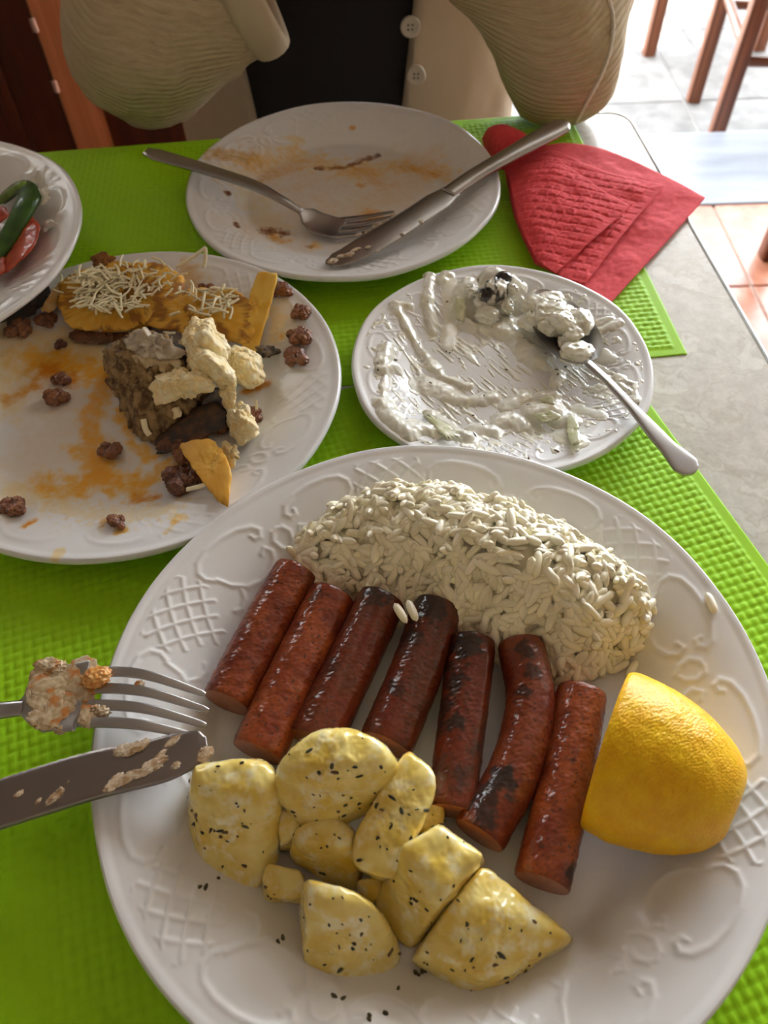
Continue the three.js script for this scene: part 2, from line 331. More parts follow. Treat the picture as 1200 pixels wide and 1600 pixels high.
// ------------------------------------------------------------------ plates
const MATTOP = 0.0024;
class Dish {
  constructor(x, z, R, H, well, phase, lobe, foot = 0.0045) { Object.assign(this, { x, z, R, H, well, phase, lobe, y0: MATTOP + foot }); }
  edge(a) { const t = a - this.phase; return 1 + this.lobe * (Math.cos(6 * t) * 0.45 - 0.35 * Math.abs(Math.sin(6 * t)) ** 3); }
  profile(r) { // height of the upper face without the relief
    const s = (r - this.well) / (this.R - this.well), k = 0.06, q = s < -k ? 0 : s > k ? s : (s + k) ** 2 / (4 * k);
    return this.y0 + (this.H - this.y0) * (1 - (1 - Math.min(q, 1)) ** 1.75);
  }
  top(x, z) { const dx = x - this.x, dz = z - this.z, a = Math.atan2(dz, dx), r = Math.hypot(dx, dz); return this.profile(Math.min(r / lerp(1, this.edge(a), smoothstep(r, this.well, this.R)), this.R)); }
  topPx(px, py) { let y = 0.01; for (let i = 0; i < 6; i++) { const q = pix(px, py, y); y = this.top(q.x, q.z); } return y; }
  at(px, py, h = 0) { let y = this.topPx(px, py); for (let i = 0; i < 4; i++) { const q = pix(px, py, y + h); y = this.top(q.x, q.z); } return pix(px, py, y + h); }
}
// raised lattice and scroll strokes of one sixth of the rim, in millimetres on a rim 45 mm wide (half of it, mirrored)
const strokes = [
  [[24, 25], [21.5, 29], [22, 34], [26, 38], [33, 39.5], [42, 39], [51, 37], [57.5, 33.5], [60, 29.5], [58, 26.5], [55, 27], [54.5, 29.5]],
  [[25, 25], [28, 17], [34, 11], [42, 8.5], [50, 9], [56, 12], [58.5, 16.5], [56, 20], [52.5, 18.5]],
  [[30, 12], [27, 8], [22, 6], [18, 8]],
  [[68, 12], [64, 15], [62.5, 20], [65, 24], [68, 25]],
];
const RELIEF = (() => {
  const W = 280, H = 96, d = new Float32Array(W * H);
  for (let j = 0; j < H; j++) for (let i = 0; i < W; i++) {
    const s = i / (W - 1) * 70, q = j / (H - 1) * 46; let h = 0;
    for (const st of strokes) for (let k = 0; k < st.length - 1; k++) {
      const w = 1.25 * (0.75 + 0.5 * Math.sin(Math.PI * (k + 0.5) / (st.length - 1))), e = segDist(s, q, ...st[k], ...st[k + 1]); h = Math.max(h, Math.exp(-((e / w) ** 2)));
    }
    const half = 4 + 15 * smoothstep(q, 6, 24) - 4 * smoothstep(q, 30, 44), inside = smoothstep(half + 1.2 - s, 0, 1.5) * smoothstep(q, 5, 7) * (1 - smoothstep(q, 41, 43));
    const K = 11.5, a = (s + q) / K, b = (s - q) / K, la = Math.abs(a - Math.round(a)) * K * 0.71, lb = Math.abs(b - Math.round(b)) * K * 0.71;
    h = Math.max(h, inside * Math.exp(-((Math.min(la, lb) / 1.0) ** 2)));
    d[j * W + i] = h;
  }
  return (s, q) => {
    const x = clamp(Math.abs(s) / 70 * (W - 1), 0, W - 1.001), y = clamp(q / 46 * (H - 1), 0, H - 1.001), i = Math.floor(x), j = Math.floor(y), u = x - i, v = y - j;
    return lerp(lerp(d[j * W + i], d[j * W + i + 1], u), lerp(d[(j + 1) * W + i], d[(j + 1) * W + i + 1], u), v);
  };
})();
function plateGeometry(D, N, rings, relief) {
  const radii = [], pos = [], idx = [], uv = [];
  for (let i = 1; i <= 14; i++) radii.push(D.well * 0.93 * i / 14);
  for (let i = 1; i <= rings; i++) radii.push(lerp(D.well * 0.93, D.R, i / rings));
  const rows = []; // [radius, height offset or fixed height]
  for (const r of radii) rows.push([r, 0, 0]);
  rows.push([D.R + 0.0009, -0.0009, 1], [D.R + 0.0010, -0.0022, 1], [D.R - 0.0004, -0.0036, 1]);
  for (let i = 1; i <= 10; i++) { const r = lerp(D.R, D.well + 0.002, i / 10); rows.push([r, -0.0042, 1]); }
  rows.push([D.well - 0.004, MATTOP - D.y0, 2], [D.well - 0.008, MATTOP - D.y0, 2], [D.well - 0.010, MATTOP + 0.002 - D.y0, 2], [0.002, MATTOP + 0.002 - D.y0, 2]);
  pos.push(D.x, D.y0, D.z); uv.push(0.5, 0.5);
  for (const [r, dy, kind] of rows) for (let k = 0; k < N; k++) {
    const a = k / N * 2 * Math.PI, seg = Math.PI / 3, t = a - D.phase, loc = t - Math.round(t / seg) * seg, e = lerp(1, D.edge(a), smoothstep(r, D.well, D.R));
    let y = kind === 2 ? D.y0 + dy : D.profile(Math.min(r, D.R)) + dy;
    if (kind === 0 && relief && r > D.well) { const q = (r - D.well - 0.004) / (D.R - D.well - 0.008) * 46; if (q > 0 && q < 46) y += relief * RELIEF(loc / seg * 2 * 68, q) * smoothstep(q, 0, 2) * (1 - smoothstep(q, 44, 46)); }
    if (kind === 0) y += 0.0007 * smoothstep(r, D.R - 0.005, D.R - 0.0015) ; // bead along the edge
    const x = D.x + Math.cos(a) * r * e, z = D.z + Math.sin(a) * r * e; pos.push(x, y, z); uv.push((x - D.x) / D.R / 2.04 + 0.5, (z - D.z) / D.R / 2.04 + 0.5);
  }
  for (let k = 0; k < N; k++) idx.push(0, 1 + (k + 1) % N, 1 + k);
  for (let i = 0; i < rows.length - 1; i++) for (let k = 0; k < N; k++) {
    const a = 1 + i * N + k, b = 1 + i * N + (k + 1) % N, c = a + N, d = b + N; idx.push(a, b, c, b, d, c);
  }
  return indexed(pos, idx, uv);
}
// food stains left on the glaze: strokes and blots given as photograph pixels, each with its own ragged outline
function stainMap(D, list, size, base, seed) {
  const buf = new Float32Array(size * size * 3); for (let i = 0; i < size * size; i++) buf.set(base, i * 3);
  const scale = D.R * 2.04;
  list.forEach(({ p, w: w0, c, k: k0 = 0.8, rag = 0.8, f = 75, streak = 0 }, n) => {
    const w = w0 * 1.2, k = Math.min(0.97, k0 * 1.15), q = p.map(([x, y]) => D.at(x, y)), pad = w * 1.8;
    const xs = q.map((v) => v.x), zs = q.map((v) => v.z), toI = (x, o) => ((x - o) / scale + 0.5) * size;
    const i0 = Math.max(0, Math.floor(toI(Math.min(...xs) - pad, D.x))), i1 = Math.min(size - 1, Math.ceil(toI(Math.max(...xs) + pad, D.x)));
    const j0 = Math.max(0, Math.floor(toI(Math.min(...zs) - pad, D.z))), j1 = Math.min(size - 1, Math.ceil(toI(Math.max(...zs) + pad, D.z)));
    for (let j = j0; j <= j1; j++) for (let i = i0; i <= i1; i++) {
      const x = ((i + 0.5) / size - 0.5) * scale + D.x, z = ((j + 0.5) / size - 0.5) * scale + D.z; let d = 1e9;
      if (q.length === 1) d = Math.hypot(x - q[0].x, z - q[0].z); else for (let s = 0; s < q.length - 1; s++) d = Math.min(d, segDist(x, z, q[s].x, q[s].z, q[s + 1].x, q[s + 1].z));
      d += w * rag * fbm(x * f + n * 3.1, seed, z * f, 4);
      let m = smoothstep(-d, -w * 1.05, -w * 0.1) * k; if (m <= 0) continue;
      if (streak) m *= clamp(0.55 + streak * fbm(x * 40 + z * 40, n, (x - z) * 420, 3), 0, 1);
      m *= clamp(0.8 + 0.5 * fbm(x * 160, n + 5, z * 160, 3), 0, 1);
      const o = (j * size + i) * 3; for (let ch = 0; ch < 3; ch++) buf[o + ch] = lerp(buf[o + ch], c[ch], m);
    }
  });
  const t = texture(size, size, (u, v) => { const o = (Math.min(size - 1, Math.floor(v * size)) * size + Math.min(size - 1, Math.floor(u * size))) * 3; return [buf[o], buf[o + 1], buf[o + 2]]; });
  t.wrapS = t.wrapT = THREE.ClampToEdgeWrapping;
  return t;
}
const glaze = { specularIntensity: 0.6, clearcoat: 0.25, clearcoatRoughness: 0.08 }, PORCELAIN = [0.905, 0.90, 0.895];
const dMain = new Dish(0.01941, -0.13515, 0.1495, 0.0300, 0.100, -157 * Math.PI / 180, 0.006);
const dEmpty = new Dish(-0.0233, -0.56755, 0.1212, 0.0210, 0.078, 0.3, 0.009);
const dTz = new Dish(0.0766, -0.36502, 0.0935, 0.0180, 0.056, 0.55, 0.012);
const dMous = new Dish(-0.155, -0.35232, 0.1305, 0.0210, 0.083, 0.1, 0.003);
const dSalad = new Dish(-0.3368, -0.4725, 0.134, 0.0450, 0.080, 0.35, 0.010, 0.0192);
const OIL = [0.92, 0.65, 0.16], OIL2 = [0.84, 0.50, 0.09], PALEOIL = [0.90, 0.80, 0.58], BROWN = [0.45, 0.22, 0.08];
const mousStain = stainMap(dMous, [
  { p: [[40, 590], [120, 640], [140, 720], [60, 740]], w: 0.042, c: [0.90, 0.84, 0.76], k: 0.6, rag: 0.5, f: 40 }, { p: [[30, 560], [130, 560], [180, 590]], w: 0.018, c: [0.90, 0.70, 0.34], k: 0.75 },
  { p: [[20, 520], [110, 530], [170, 560]], w: 0.014, c: PALEOIL, k: 0.8 }, { p: [[60, 560], [130, 575], [165, 590]], w: 0.011, c: OIL, k: 0.85, f: 90 },
  { p: [[10, 625], [50, 605], [80, 575]], w: 0.006, c: OIL2, k: 0.8 }, { p: [[70, 575], [115, 595]], w: 0.007, c: OIL2, k: 0.8 },
  { p: [[165, 600], [140, 650], [150, 690], [155, 740]], w: 0.009, c: OIL, k: 0.9 }, { p: [[60, 760], [110, 765], [160, 740], [185, 755], [215, 760]], w: 0.011, c: OIL, k: 0.95, f: 80 },
  { p: [[120, 700], [150, 740]], w: 0.008, c: OIL, k: 0.7 }, { p: [[210, 775], [250, 740], [262, 720]], w: 0.005, c: OIL, k: 0.7, rag: 0.9 },
  { p: [[215, 780], [240, 778]], w: 0.005, c: OIL2, k: 0.8 }, { p: [[225, 720]], w: 0.004, c: OIL, k: 0.7 }, { p: [[20, 640], [10, 600], [5, 560]], w: 0.012, c: PALEOIL, k: 0.5 },
  { p: [[30, 770], [120, 800], [200, 805], [270, 795]], w: 0.010, c: PALEOIL, k: 0.55, rag: 1.2, f: 160 }, { p: [[100, 630], [60, 700], [40, 740]], w: 0.018, c: [0.88, 0.82, 0.74], k: 0.45, rag: 0.9 },
  { p: [[40, 822], [52, 815]], w: 0.003, c: OIL2, k: 0.9 }, { p: [[160, 822], [172, 812]], w: 0.0028, c: OIL2, k: 0.8, rag: 1.2 }, { p: [[180, 835], [195, 828]], w: 0.003, c: OIL, k: 0.6, rag: 1.4 },
  { p: [[265, 825], [280, 810]], w: 0.003, c: OIL, k: 0.55, rag: 1.5 }, { p: [[420, 485], [440, 500], [430, 530]], w: 0.007, c: PALEOIL, k: 0.6 }, { p: [[440, 525]], w: 0.004, c: OIL, k: 0.6 },
  { p: [[385, 610], [410, 600]], w: 0.006, c: OIL2, k: 0.8 }, { p: [[20, 790], [24, 760]], w: 0.006, c: PALEOIL, k: 0.6 }, { p: [[88, 875], [92, 862]], w: 0.003, c: PALEOIL, k: 0.8 },
  { p: [[295, 420], [305, 460]], w: 0.010, c: [0.86, 0.66, 0.36], k: 0.6 }, { p: [[190, 640], [205, 690], [240, 715]], w: 0.005, c: OIL, k: 0.8 },
], 1024, PORCELAIN, 1);
const emptyStain = stainMap(dEmpty, [
  { p: [[400, 270], [520, 280], [650, 270], [560, 340], [420, 350]], w: 0.035, c: [0.88, 0.80, 0.70], k: 0.7, rag: 0.6, f: 40 },
  { p: [[325, 243], [390, 248]], w: 0.009, c: [0.80, 0.62, 0.36], k: 0.75, rag: 1 }, { p: [[390, 260], [455, 240]], w: 0.012, c: OIL, k: 0.6, rag: 0.9, streak: 0.9 },
  { p: [[410, 280], [470, 255]], w: 0.008, c: OIL2, k: 0.5, streak: 1.1 }, { p: [[495, 262], [540, 262], [580, 246]], w: 0.0035, c: BROWN, k: 0.8, rag: 0.9, f: 110 },
  { p: [[480, 250], [560, 270], [640, 260], [690, 270]], w: 0.013, c: OIL, k: 0.6, rag: 1.1, streak: 0.8 }, { p: [[560, 265], [600, 290]], w: 0.009, c: OIL2, k: 0.45, streak: 0.8 },
  { p: [[630, 258], [680, 272]], w: 0.006, c: OIL2, k: 0.55, streak: 1 }, { p: [[590, 243]], w: 0.0032, c: [0.30, 0.15, 0.07], k: 0.9 }, { p: [[565, 290]], w: 0.004, c: OIL2, k: 0.6, rag: 1 },
  { p: [[360, 270], [385, 310], [430, 350]], w: 0.014, c: PALEOIL, k: 0.7, rag: 1.1, streak: 0.6 }, { p: [[415, 360], [448, 366]], w: 0.0050, c: BROWN, k: 0.85, rag: 0.9, f: 110 },
  { p: [[432, 372], [440, 378]], w: 0.006, c: OIL2, k: 0.6, rag: 1 }, { p: [[486, 386]], w: 0.004, c: BROWN, k: 0.9 }, { p: [[490, 384]], w: 0.006, c: OIL, k: 0.5 }, { p: [[368, 349], [370, 354]], w: 0.0022, c: BROWN, k: 0.9 },
  { p: [[356, 302]], w: 0.0028, c: BROWN, k: 0.9 }, { p: [[550, 200]], w: 0.003, c: OIL2, k: 0.6 }, { p: [[460, 300], [560, 320], [640, 300]], w: 0.02, c: [0.86, 0.76, 0.62], k: 0.5, rag: 1, streak: 0.6 },
  { p: [[570, 335], [590, 340]], w: 0.008, c: OIL2, k: 0.55 }, { p: [[455, 218], [470, 222]], w: 0.004, c: PALEOIL, k: 0.6 },
], 1024, PORCELAIN, 2);
const white = std(rgb(0.80, 0.79, 0.775), 0.3, glaze);
solo('dinner_plate', plateGeometry(dMain, 1200, 88, 0.00065), white, 'large white porcelain plate with embossed lattice rim, holding sausages and rice', 'plate');
solo('dinner_plate', plateGeometry(dEmpty, 640, 44, 0.0006), std(rgb(1, 1, 1), 0.3, { ...glaze, map: emptyStain }), 'used white plate, empty but for sauce smears, with a crossed fork and knife', 'plate');
solo('dinner_plate', plateGeometry(dMous, 640, 44, 0.0005), std(rgb(1, 1, 1), 0.3, { ...glaze, map: mousStain }), 'white plate with orange oil stains and the remains of a baked aubergine dish', 'plate');
solo('side_plate', plateGeometry(dTz, 640, 40, 0.0005), white, 'small white scalloped plate smeared with yoghurt cucumber dip', 'plate');
solo('dinner_plate', plateGeometry(dSalad, 480, 44, 0.0006), white, 'white scalloped plate with leftover salad at the table edge', 'plate');

// ------------------------------------------------------------------ food on the large plate
const vc = (roughness, o = {}) => new THREE.MeshPhysicalMaterial({ color: 0xffffff, vertexColors: true, roughness, ...o });
const sausageSkin = vc(0.5, { specularIntensity: 0.4, clearcoat: 0.75, clearcoatRoughness: 0.11 });
function sausage(pts, r, o, label) {
  const N = 160, M = 104, path = curve(pts.map(([x, y, h]) => dMain.at(x, y, h)), N), pos = [], idx = [], col = [];
  const T = V(0, 0, 0), S = V(0, 0, 0), U = V(0, 0, 0), q = V(0, 0, 0), len = path[0].distanceTo(path[N]);
  const rows = []; // [path index, radius factor, cut face]
  rows.push([0, 0.001, 1], [0, 0.45, 1], [0, 0.82, 1], [0, 0.93, 1], [0, 0.965, 0.5]);
  for (let i = 0; i <= N; i++) { const e = Math.min(i, N - i) / N * len; rows.push([i, 1 - 0.045 * Math.exp(-e / 0.0009) - (o.taper ?? 0) * (i / N) ** 2, 0]); }
  const te = 1 - (o.taper ?? 0);
  rows.push([N, 0.965 * te, 0.5], [N, 0.93 * te, 1], [N, 0.82 * te, 1], [N, 0.45 * te, 1], [N, 0.001, 1]);
  for (const [i, k, cut] of rows) {
    T.subVectors(path[Math.min(i + 1, N)], path[Math.max(i - 1, 0)]).normalize(); S.crossVectors(T, V(0, 1, 0)).normalize(); U.crossVectors(S, T).normalize();
    const t = i / N;
    for (let m = 0; m < M; m++) {
      const a = m / M * 2 * Math.PI, c = Math.cos(a), s = Math.sin(a); let f = k;
      if (o.crease) { let d = a - o.crease[0] - (o.crease[3] ?? 0) * (t - 0.5); d = Math.atan2(Math.sin(d), Math.cos(d)); f *= 1 + o.crease[1] * Math.exp(-((d / o.crease[2]) ** 2)) * smoothstep(t, 0.02, 0.15); }
      if (o.flat) f *= 1 - o.flat * Math.max(0, s) ** 6;
      q.copy(path[i]).addScaledVector(S, c * r * f).addScaledVector(U, s * r * f);
      const n = 0.00035 * fbm(q.x * 130 + o.seed, q.y * 130, q.z * 130, 3) + 0.00022 * fbm(q.x * 420, q.y * 420, q.z * 420 + o.seed, 3) + 0.00030 * (0.5 - Math.abs(fbm(a * 1.6 + o.seed, t * 3.2, o.seed, 3)) * 2) ** 3;
      q.addScaledVector(S, c * n).addScaledVector(U, s * n); pos.push(q.x, q.y, q.z);
      // grilled skin: red brown with pepper specks and scorched patches
      const w = fbm(q.x * 45 + o.seed, q.y * 45, q.z * 45, 4), g = fbm(q.x * 240, q.y * 240 + o.seed, q.z * 240, 3);
      let C = mix3([0.165, 0.019, 0.003], [0.30, 0.058, 0.009], clamp(0.5 + w * 1.2 + (o.pale ?? 0), 0, 1)); const dk = o.tone ?? 1; C = [C[0] * dk, C[1] * dk ** 1.3, C[2] * dk ** 1.3];
      C = mix3(C, [0.10, 0.016, 0.006], clamp(g * 0.9 - 0.05, 0, 0.6));
      let ch = (o.char ?? 0) * clamp(0.35 + w * 1.6, 0, 1) * smoothstep(s, -0.5, 0.6);
      for (const [ct, ca, ss, k2] of o.spots ?? []) { let d = a - ca; d = Math.atan2(Math.sin(d), Math.cos(d)); const e = Math.hypot((t - ct) * len, d * r) / ss + 0.7 * fbm(q.x * 150, q.y * 150, q.z * 150 + o.seed, 3); ch = Math.max(ch, k2 * smoothstep(-e, -1, -0.45)); }
      C = mix3(C, [0.018, 0.009, 0.006], clamp(ch, 0, 0.96));
      const pepper = noise(q.x * 420 + 9, q.y * 420, q.z * 420 + o.seed); if (pepper > 0.66) C = mix3(C, [0.02, 0.012, 0.006], clamp((pepper - 0.66) * 8, 0, 0.9));
      if (cut) { const m2 = fbm(q.x * 500, q.y * 500, q.z * 500, 3); C = mix3(C, mix3([0.30, 0.075, 0.028], [0.42, 0.135, 0.055], clamp(0.5 + m2, 0, 1)), cut * (k > 0.94 * te ? 0.4 : 1)); }
      col.push(...C);
    }
  }
  for (let i = 0; i < rows.length - 1; i++) for (let m = 0; m < M; m++) { const a = i * M + m, b = i * M + (m + 1) % M, c = a + M, d = b + M; idx.push(a, c, b, b, c, d); }
  return solo('sausage', indexed(pos, idx, null, col), sausageSkin, label, 'sausage', 'grilled sausages on the large plate');
}
const UP = Math.PI / 2;
sausage([[463, 894, 0.0115], [412, 985, 0.0113], [354, 1098, 0.0113]], 0.0118, { seed: 1, tone: 0.90, pale: 0.05, spots: [[0.75, 0.3, 0.006, 0.5]] }, 'brown grilled sausage at the end of the row, touching the tines of the dirty fork');
sausage([[519, 932, 0.0115], [466, 1040, 0.0116], [402, 1176, 0.0118]], 0.0122, { seed: 12, pale: 0.15, spots: [[0.98, 0.2, 0.006, 0.7], [0.1, 1.2, 0.005, 0.5]] }, 'long brown grilled sausage, second from the fork');
sausage([[597, 938, 0.0118], [548, 1040, 0.0112], [490, 1160, 0.011]], 0.0122, { seed: 23, tone: 0.72, char: 0.5, crease: [1.75, -0.10, 0.22, 0.3], spots: [[0.05, 1.4, 0.010, 0.85], [0.6, 1.1, 0.006, 0.6]] }, 'glossy split sausage partly behind the round potato, third from the fork');
sausage([[684, 950, 0.012], [650, 1050, 0.0115], [602, 1165, 0.011]], 0.0124, { seed: 34, tone: 0.65, char: 0.6, crease: [2.0, -0.09, 0.25, 0.2], spots: [[0.08, 1.3, 0.014, 0.9], [0.35, 0.9, 0.009, 0.8], [0.7, 1.2, 0.006, 0.7]] }, 'dark glossy sausage topped by two loose rice grains');
sausage([[738, 1003, 0.0115], [722, 1130, 0.0112], [704, 1268, 0.011]], 0.0112, { seed: 45, tone: 0.75, char: 0.9, taper: 0.1, crease: [2.3, 0.10, 0.3, 0], spots: [[0.08, 1.2, 0.012, 0.95], [0.3, 1.0, 0.008, 0.9], [0.45, 0.7, 0.008, 0.9], [0.55, 1.3, 0.007, 0.9], [0.2, 0.4, 0.008, 0.8]] }, 'most charred sausage, blackened along its top');
sausage([[814, 1008, 0.0115], [829, 1095, 0.0120], [806, 1200, 0.012], [748, 1306, 0.0118]], 0.0113, { seed: 56, tone: 0.85, char: 0.2, spots: [[0.1, 1.5, 0.007, 0.85], [0.22, 1.7, 0.006, 0.8], [0.34, 1.2, 0.005, 0.8], [0.78, 1.3, 0.009, 0.95], [0.88, 1.0, 0.009, 0.9], [0.95, 1.6, 0.006, 0.9]] }, 'curved sausage with a blistered black patch near its end');
sausage([[909, 1082, 0.0113], [885, 1215, 0.0115], [846, 1380, 0.0118]], 0.0114, { seed: 67, pale: 0.1, spots: [[0.93, 2.6, 0.005, 0.9], [0.45, 1.6, 0.002, 0.8]] }, 'pale brown sausage lying against the lemon, cut end showing');

// potatoes
const plainColorHerb = (x, y, z) => mix3([0.035, 0.032, 0.012], [0.10, 0.085, 0.03], clamp(0.5 + noise(x * 300, y * 300, z * 300), 0, 1));
const potatoFlesh = vc(0.45, { specularIntensity: 0.5, clearcoat: 1, clearcoatRoughness: 0.09 });
const herbLeaf = vc(0.6);
function flecks(parent, g, count, seed, lo = 0.00028, hi = 0.0010, upMin = 0.15) {
  const R = rng(seed), p = g.attributes.position, n = g.attributes.normal, pos = [], idx = [], col = [], b = V(0, 0, 0), N = V(0, 0, 0), X = V(0, 0, 0), Y = V(0, 0, 0), bounds = baseOf(parent);
  for (let k = 0, guard = 0; k < count && guard < count * 40; guard++) {
    const i = Math.floor(R() * p.count); N.fromBufferAttribute(n, i); if (N.y < upMin) continue; k++;
    b.fromBufferAttribute(p, i).addScaledVector(N, 0.00018); X.set(R() - 0.5, R() - 0.5, R() - 0.5).cross(N).normalize(); Y.crossVectors(N, X);
    const s = lerp(lo, hi, R() ** 2.6) * 0.85, l = s * (1.1 + R() * 1.8), t = pos.length / 3, m = 6, shadeOf = R(), c = shadeOf < 0.5 ? [0.035, 0.032, 0.012] : shadeOf < 0.8 ? [0.08, 0.08, 0.025] : [0.16, 0.09, 0.03];
    for (const h of [0, 1]) for (let j = 0; j < m; j++) {
      const a = j / m * 2 * Math.PI, w = 0.6 + 0.7 * R(), v = b.clone().addScaledVector(X, Math.cos(a) * l * w).addScaledVector(Y, Math.sin(a) * s * w).addScaledVector(N, h ? 0.00025 : -0.0004); pos.push(v.x, v.y, v.z); col.push(...c);
    }
    for (let j = 1; j < m - 1; j++) idx.push(t + m, t + m + j, t + m + j + 1);
    for (let j = 0; j < m; j++) { const a = t + j, d = t + (j + 1) % m; idx.push(a, d, a + m, d, d + m, a + m); }
  }
  const f = shade(new THREE.Mesh(indexed(pos, idx, null, col), herbLeaf)); f.name = 'herb_sprinkle'; parent.add(f);
  return tag(f, 'dark dried herb flecks', null, null, 'stuff');
}
function potato(top, foot, seed, label, o = {}) {
  const g = lumpPx(top, foot, { p: 10, swell: 1.10, detail: 30, rough: 0.0014, freq: 55, fine: 0.00017, fineFreq: 420, seed: seed * 7.3, oct: 4, ...o });
  paint(g, (x, y, z) => {
    const a = fbm(x * 60 + seed, y * 60, z * 60, 4), b = noise(x * 380, y * 380, z * 380);
    let c = mix3([0.80, 0.56, 0.08], [0.89, 0.73, 0.24], clamp(0.5 + a * 1.2, 0, 1)); return mix3(c, [0.94, 0.90, 0.62], clamp(b * 0.25 + fbm(x * 90, y * 90 + seed, z * 90, 4) * 1.4 - 0.05, 0, 0.85));
  });
  const m = solo('potato_chunk', g, potatoFlesh, label, 'potato', 'boiled potato chunks on the large plate');
  if (o.herbs !== 0) flecks(m, g, o.herbs ?? 34, seed * 31 + 5);
  return m;
}
potato([[298, 1207, 0.046], [345, 1189, 0.048], [425, 1200, 0.047], [438, 1230, 0.045], [420, 1240, 0.046], [335, 1240, 0.046], [303, 1230, 0.045]], [[303, 1335, 0.012], [322, 1376, 0.009], [378, 1397, 0.009], [426, 1374, 0.009], [440, 1290, 0.014], [296, 1262, 0.014], [420, 1200, 0.012], [320, 1195, 0.012]], 1, 'tall squarish boiled potato block beside the knife tip', { herbs: 44 });
potato([[426, 1207, 0.055], [450, 1162, 0.058], [505, 1136, 0.060], [560, 1139, 0.060], [607, 1165, 0.058], [626, 1192, 0.054], [590, 1202, 0.058], [520, 1192, 0.061], [450, 1208, 0.057]], [[434, 1262, 0.033], [460, 1292, 0.028], [540, 1296, 0.026], [594, 1265, 0.029], [620, 1236, 0.034], [440, 1215, 0.026], [520, 1150, 0.026], [600, 1180, 0.026]], 2, 'large rounded potato half on top of the pile', { herbs: 46, p: 8 });
potato([[632, 1175, 0.048], [674, 1197, 0.048], [677, 1240, 0.046], [612, 1368, 0.036], [552, 1346, 0.036], [552, 1304, 0.038], [604, 1250, 0.044], [620, 1202, 0.048]], [[640, 1190, 0.02], [674, 1250, 0.018], [614, 1372, 0.012], [562, 1350, 0.012], [590, 1280, 0.016]], 3, 'narrow pale potato stick leaning between two larger chunks', { herbs: 22 });
potato([[460, 1298, 0.033], [515, 1273, 0.037], [552, 1297, 0.036], [548, 1322, 0.036], [472, 1318, 0.033]], [[456, 1345, 0.012], [500, 1372, 0.010], [554, 1394, 0.008], [570, 1350, 0.012], [480, 1290, 0.008], [545, 1295, 0.008]], 4, 'small smooth potato piece in the middle of the pile with one green leaf fleck', { herbs: 12 });
potato([[625, 1328, 0.046], [685, 1293, 0.046], [750, 1340, 0.044], [694, 1396, 0.044]], [[750, 1348, 0.016], [716, 1404, 0.013], [638, 1480, 0.008], [586, 1418, 0.009], [598, 1380, 0.018], [625, 1330, 0.010], [690, 1300, 0.01]], 5, 'sharp-edged potato cube with a bright wet top next to the triangular chunk', { herbs: 24, p: 14 });
potato([[758, 1358, 0.030], [888, 1466, 0.020], [765, 1526, 0.024], [658, 1492, 0.022], [715, 1422, 0.034], [800, 1440, 0.031]], [[755, 1370, 0.008], [888, 1470, 0.009], [775, 1548, 0.008], [735, 1556, 0.008], [648, 1500, 0.008], [700, 1418, 0.008]], 6, 'flat triangular potato chunk below the cut sausage end', { herbs: 30, p: 14 });
potato([[480, 1376, 0.042], [555, 1392, 0.041], [590, 1424, 0.036], [540, 1420, 0.041], [484, 1400, 0.042]], [[476, 1390, 0.010], [474, 1532, 0.008], [540, 1546, 0.008], [594, 1528, 0.008], [624, 1496, 0.009], [604, 1440, 0.009]], 7, 'wedge-shaped potato chunk standing apart at the lower edge of the pile', { herbs: 26, p: 12 });
potato([[420, 1352, 0.02], [465, 1358, 0.021], [478, 1395, 0.016], [430, 1405, 0.016], [410, 1385, 0.016]], [[412, 1360, 0.008], [478, 1370, 0.008], [470, 1412, 0.008], [415, 1408, 0.008]], 8, 'small low potato piece tucked below the tall block', { herbs: 4, detail: 16 });
potato([[560, 1378, 0.022], [592, 1370, 0.022], [604, 1395, 0.02], [575, 1408, 0.018]], [[558, 1380, 0.008], [605, 1380, 0.008], [600, 1412, 0.008], [565, 1412, 0.008]], 9, 'small shadowed potato piece between the cube and the wedge', { herbs: 3, detail: 14 });
potato([[435, 1268, 0.030], [462, 1262, 0.032], [470, 1300, 0.028], [440, 1320, 0.024]], [[432, 1275, 0.010], [470, 1280, 0.010], [468, 1325, 0.010], [436, 1328, 0.010]], 10, 'small potato piece squeezed between the tall block and the rounded half', { herbs: 5, detail: 14 });
potato([[640, 1250, 0.024], [690, 1260, 0.022], [688, 1300, 0.018], [645, 1300, 0.020]], [[640, 1255, 0.008], [692, 1265, 0.008], [690, 1308, 0.008], [640, 1310, 0.008]], 11, 'small dark potato piece under the narrow stick beside the charred sausage', { herbs: 3, detail: 14 });

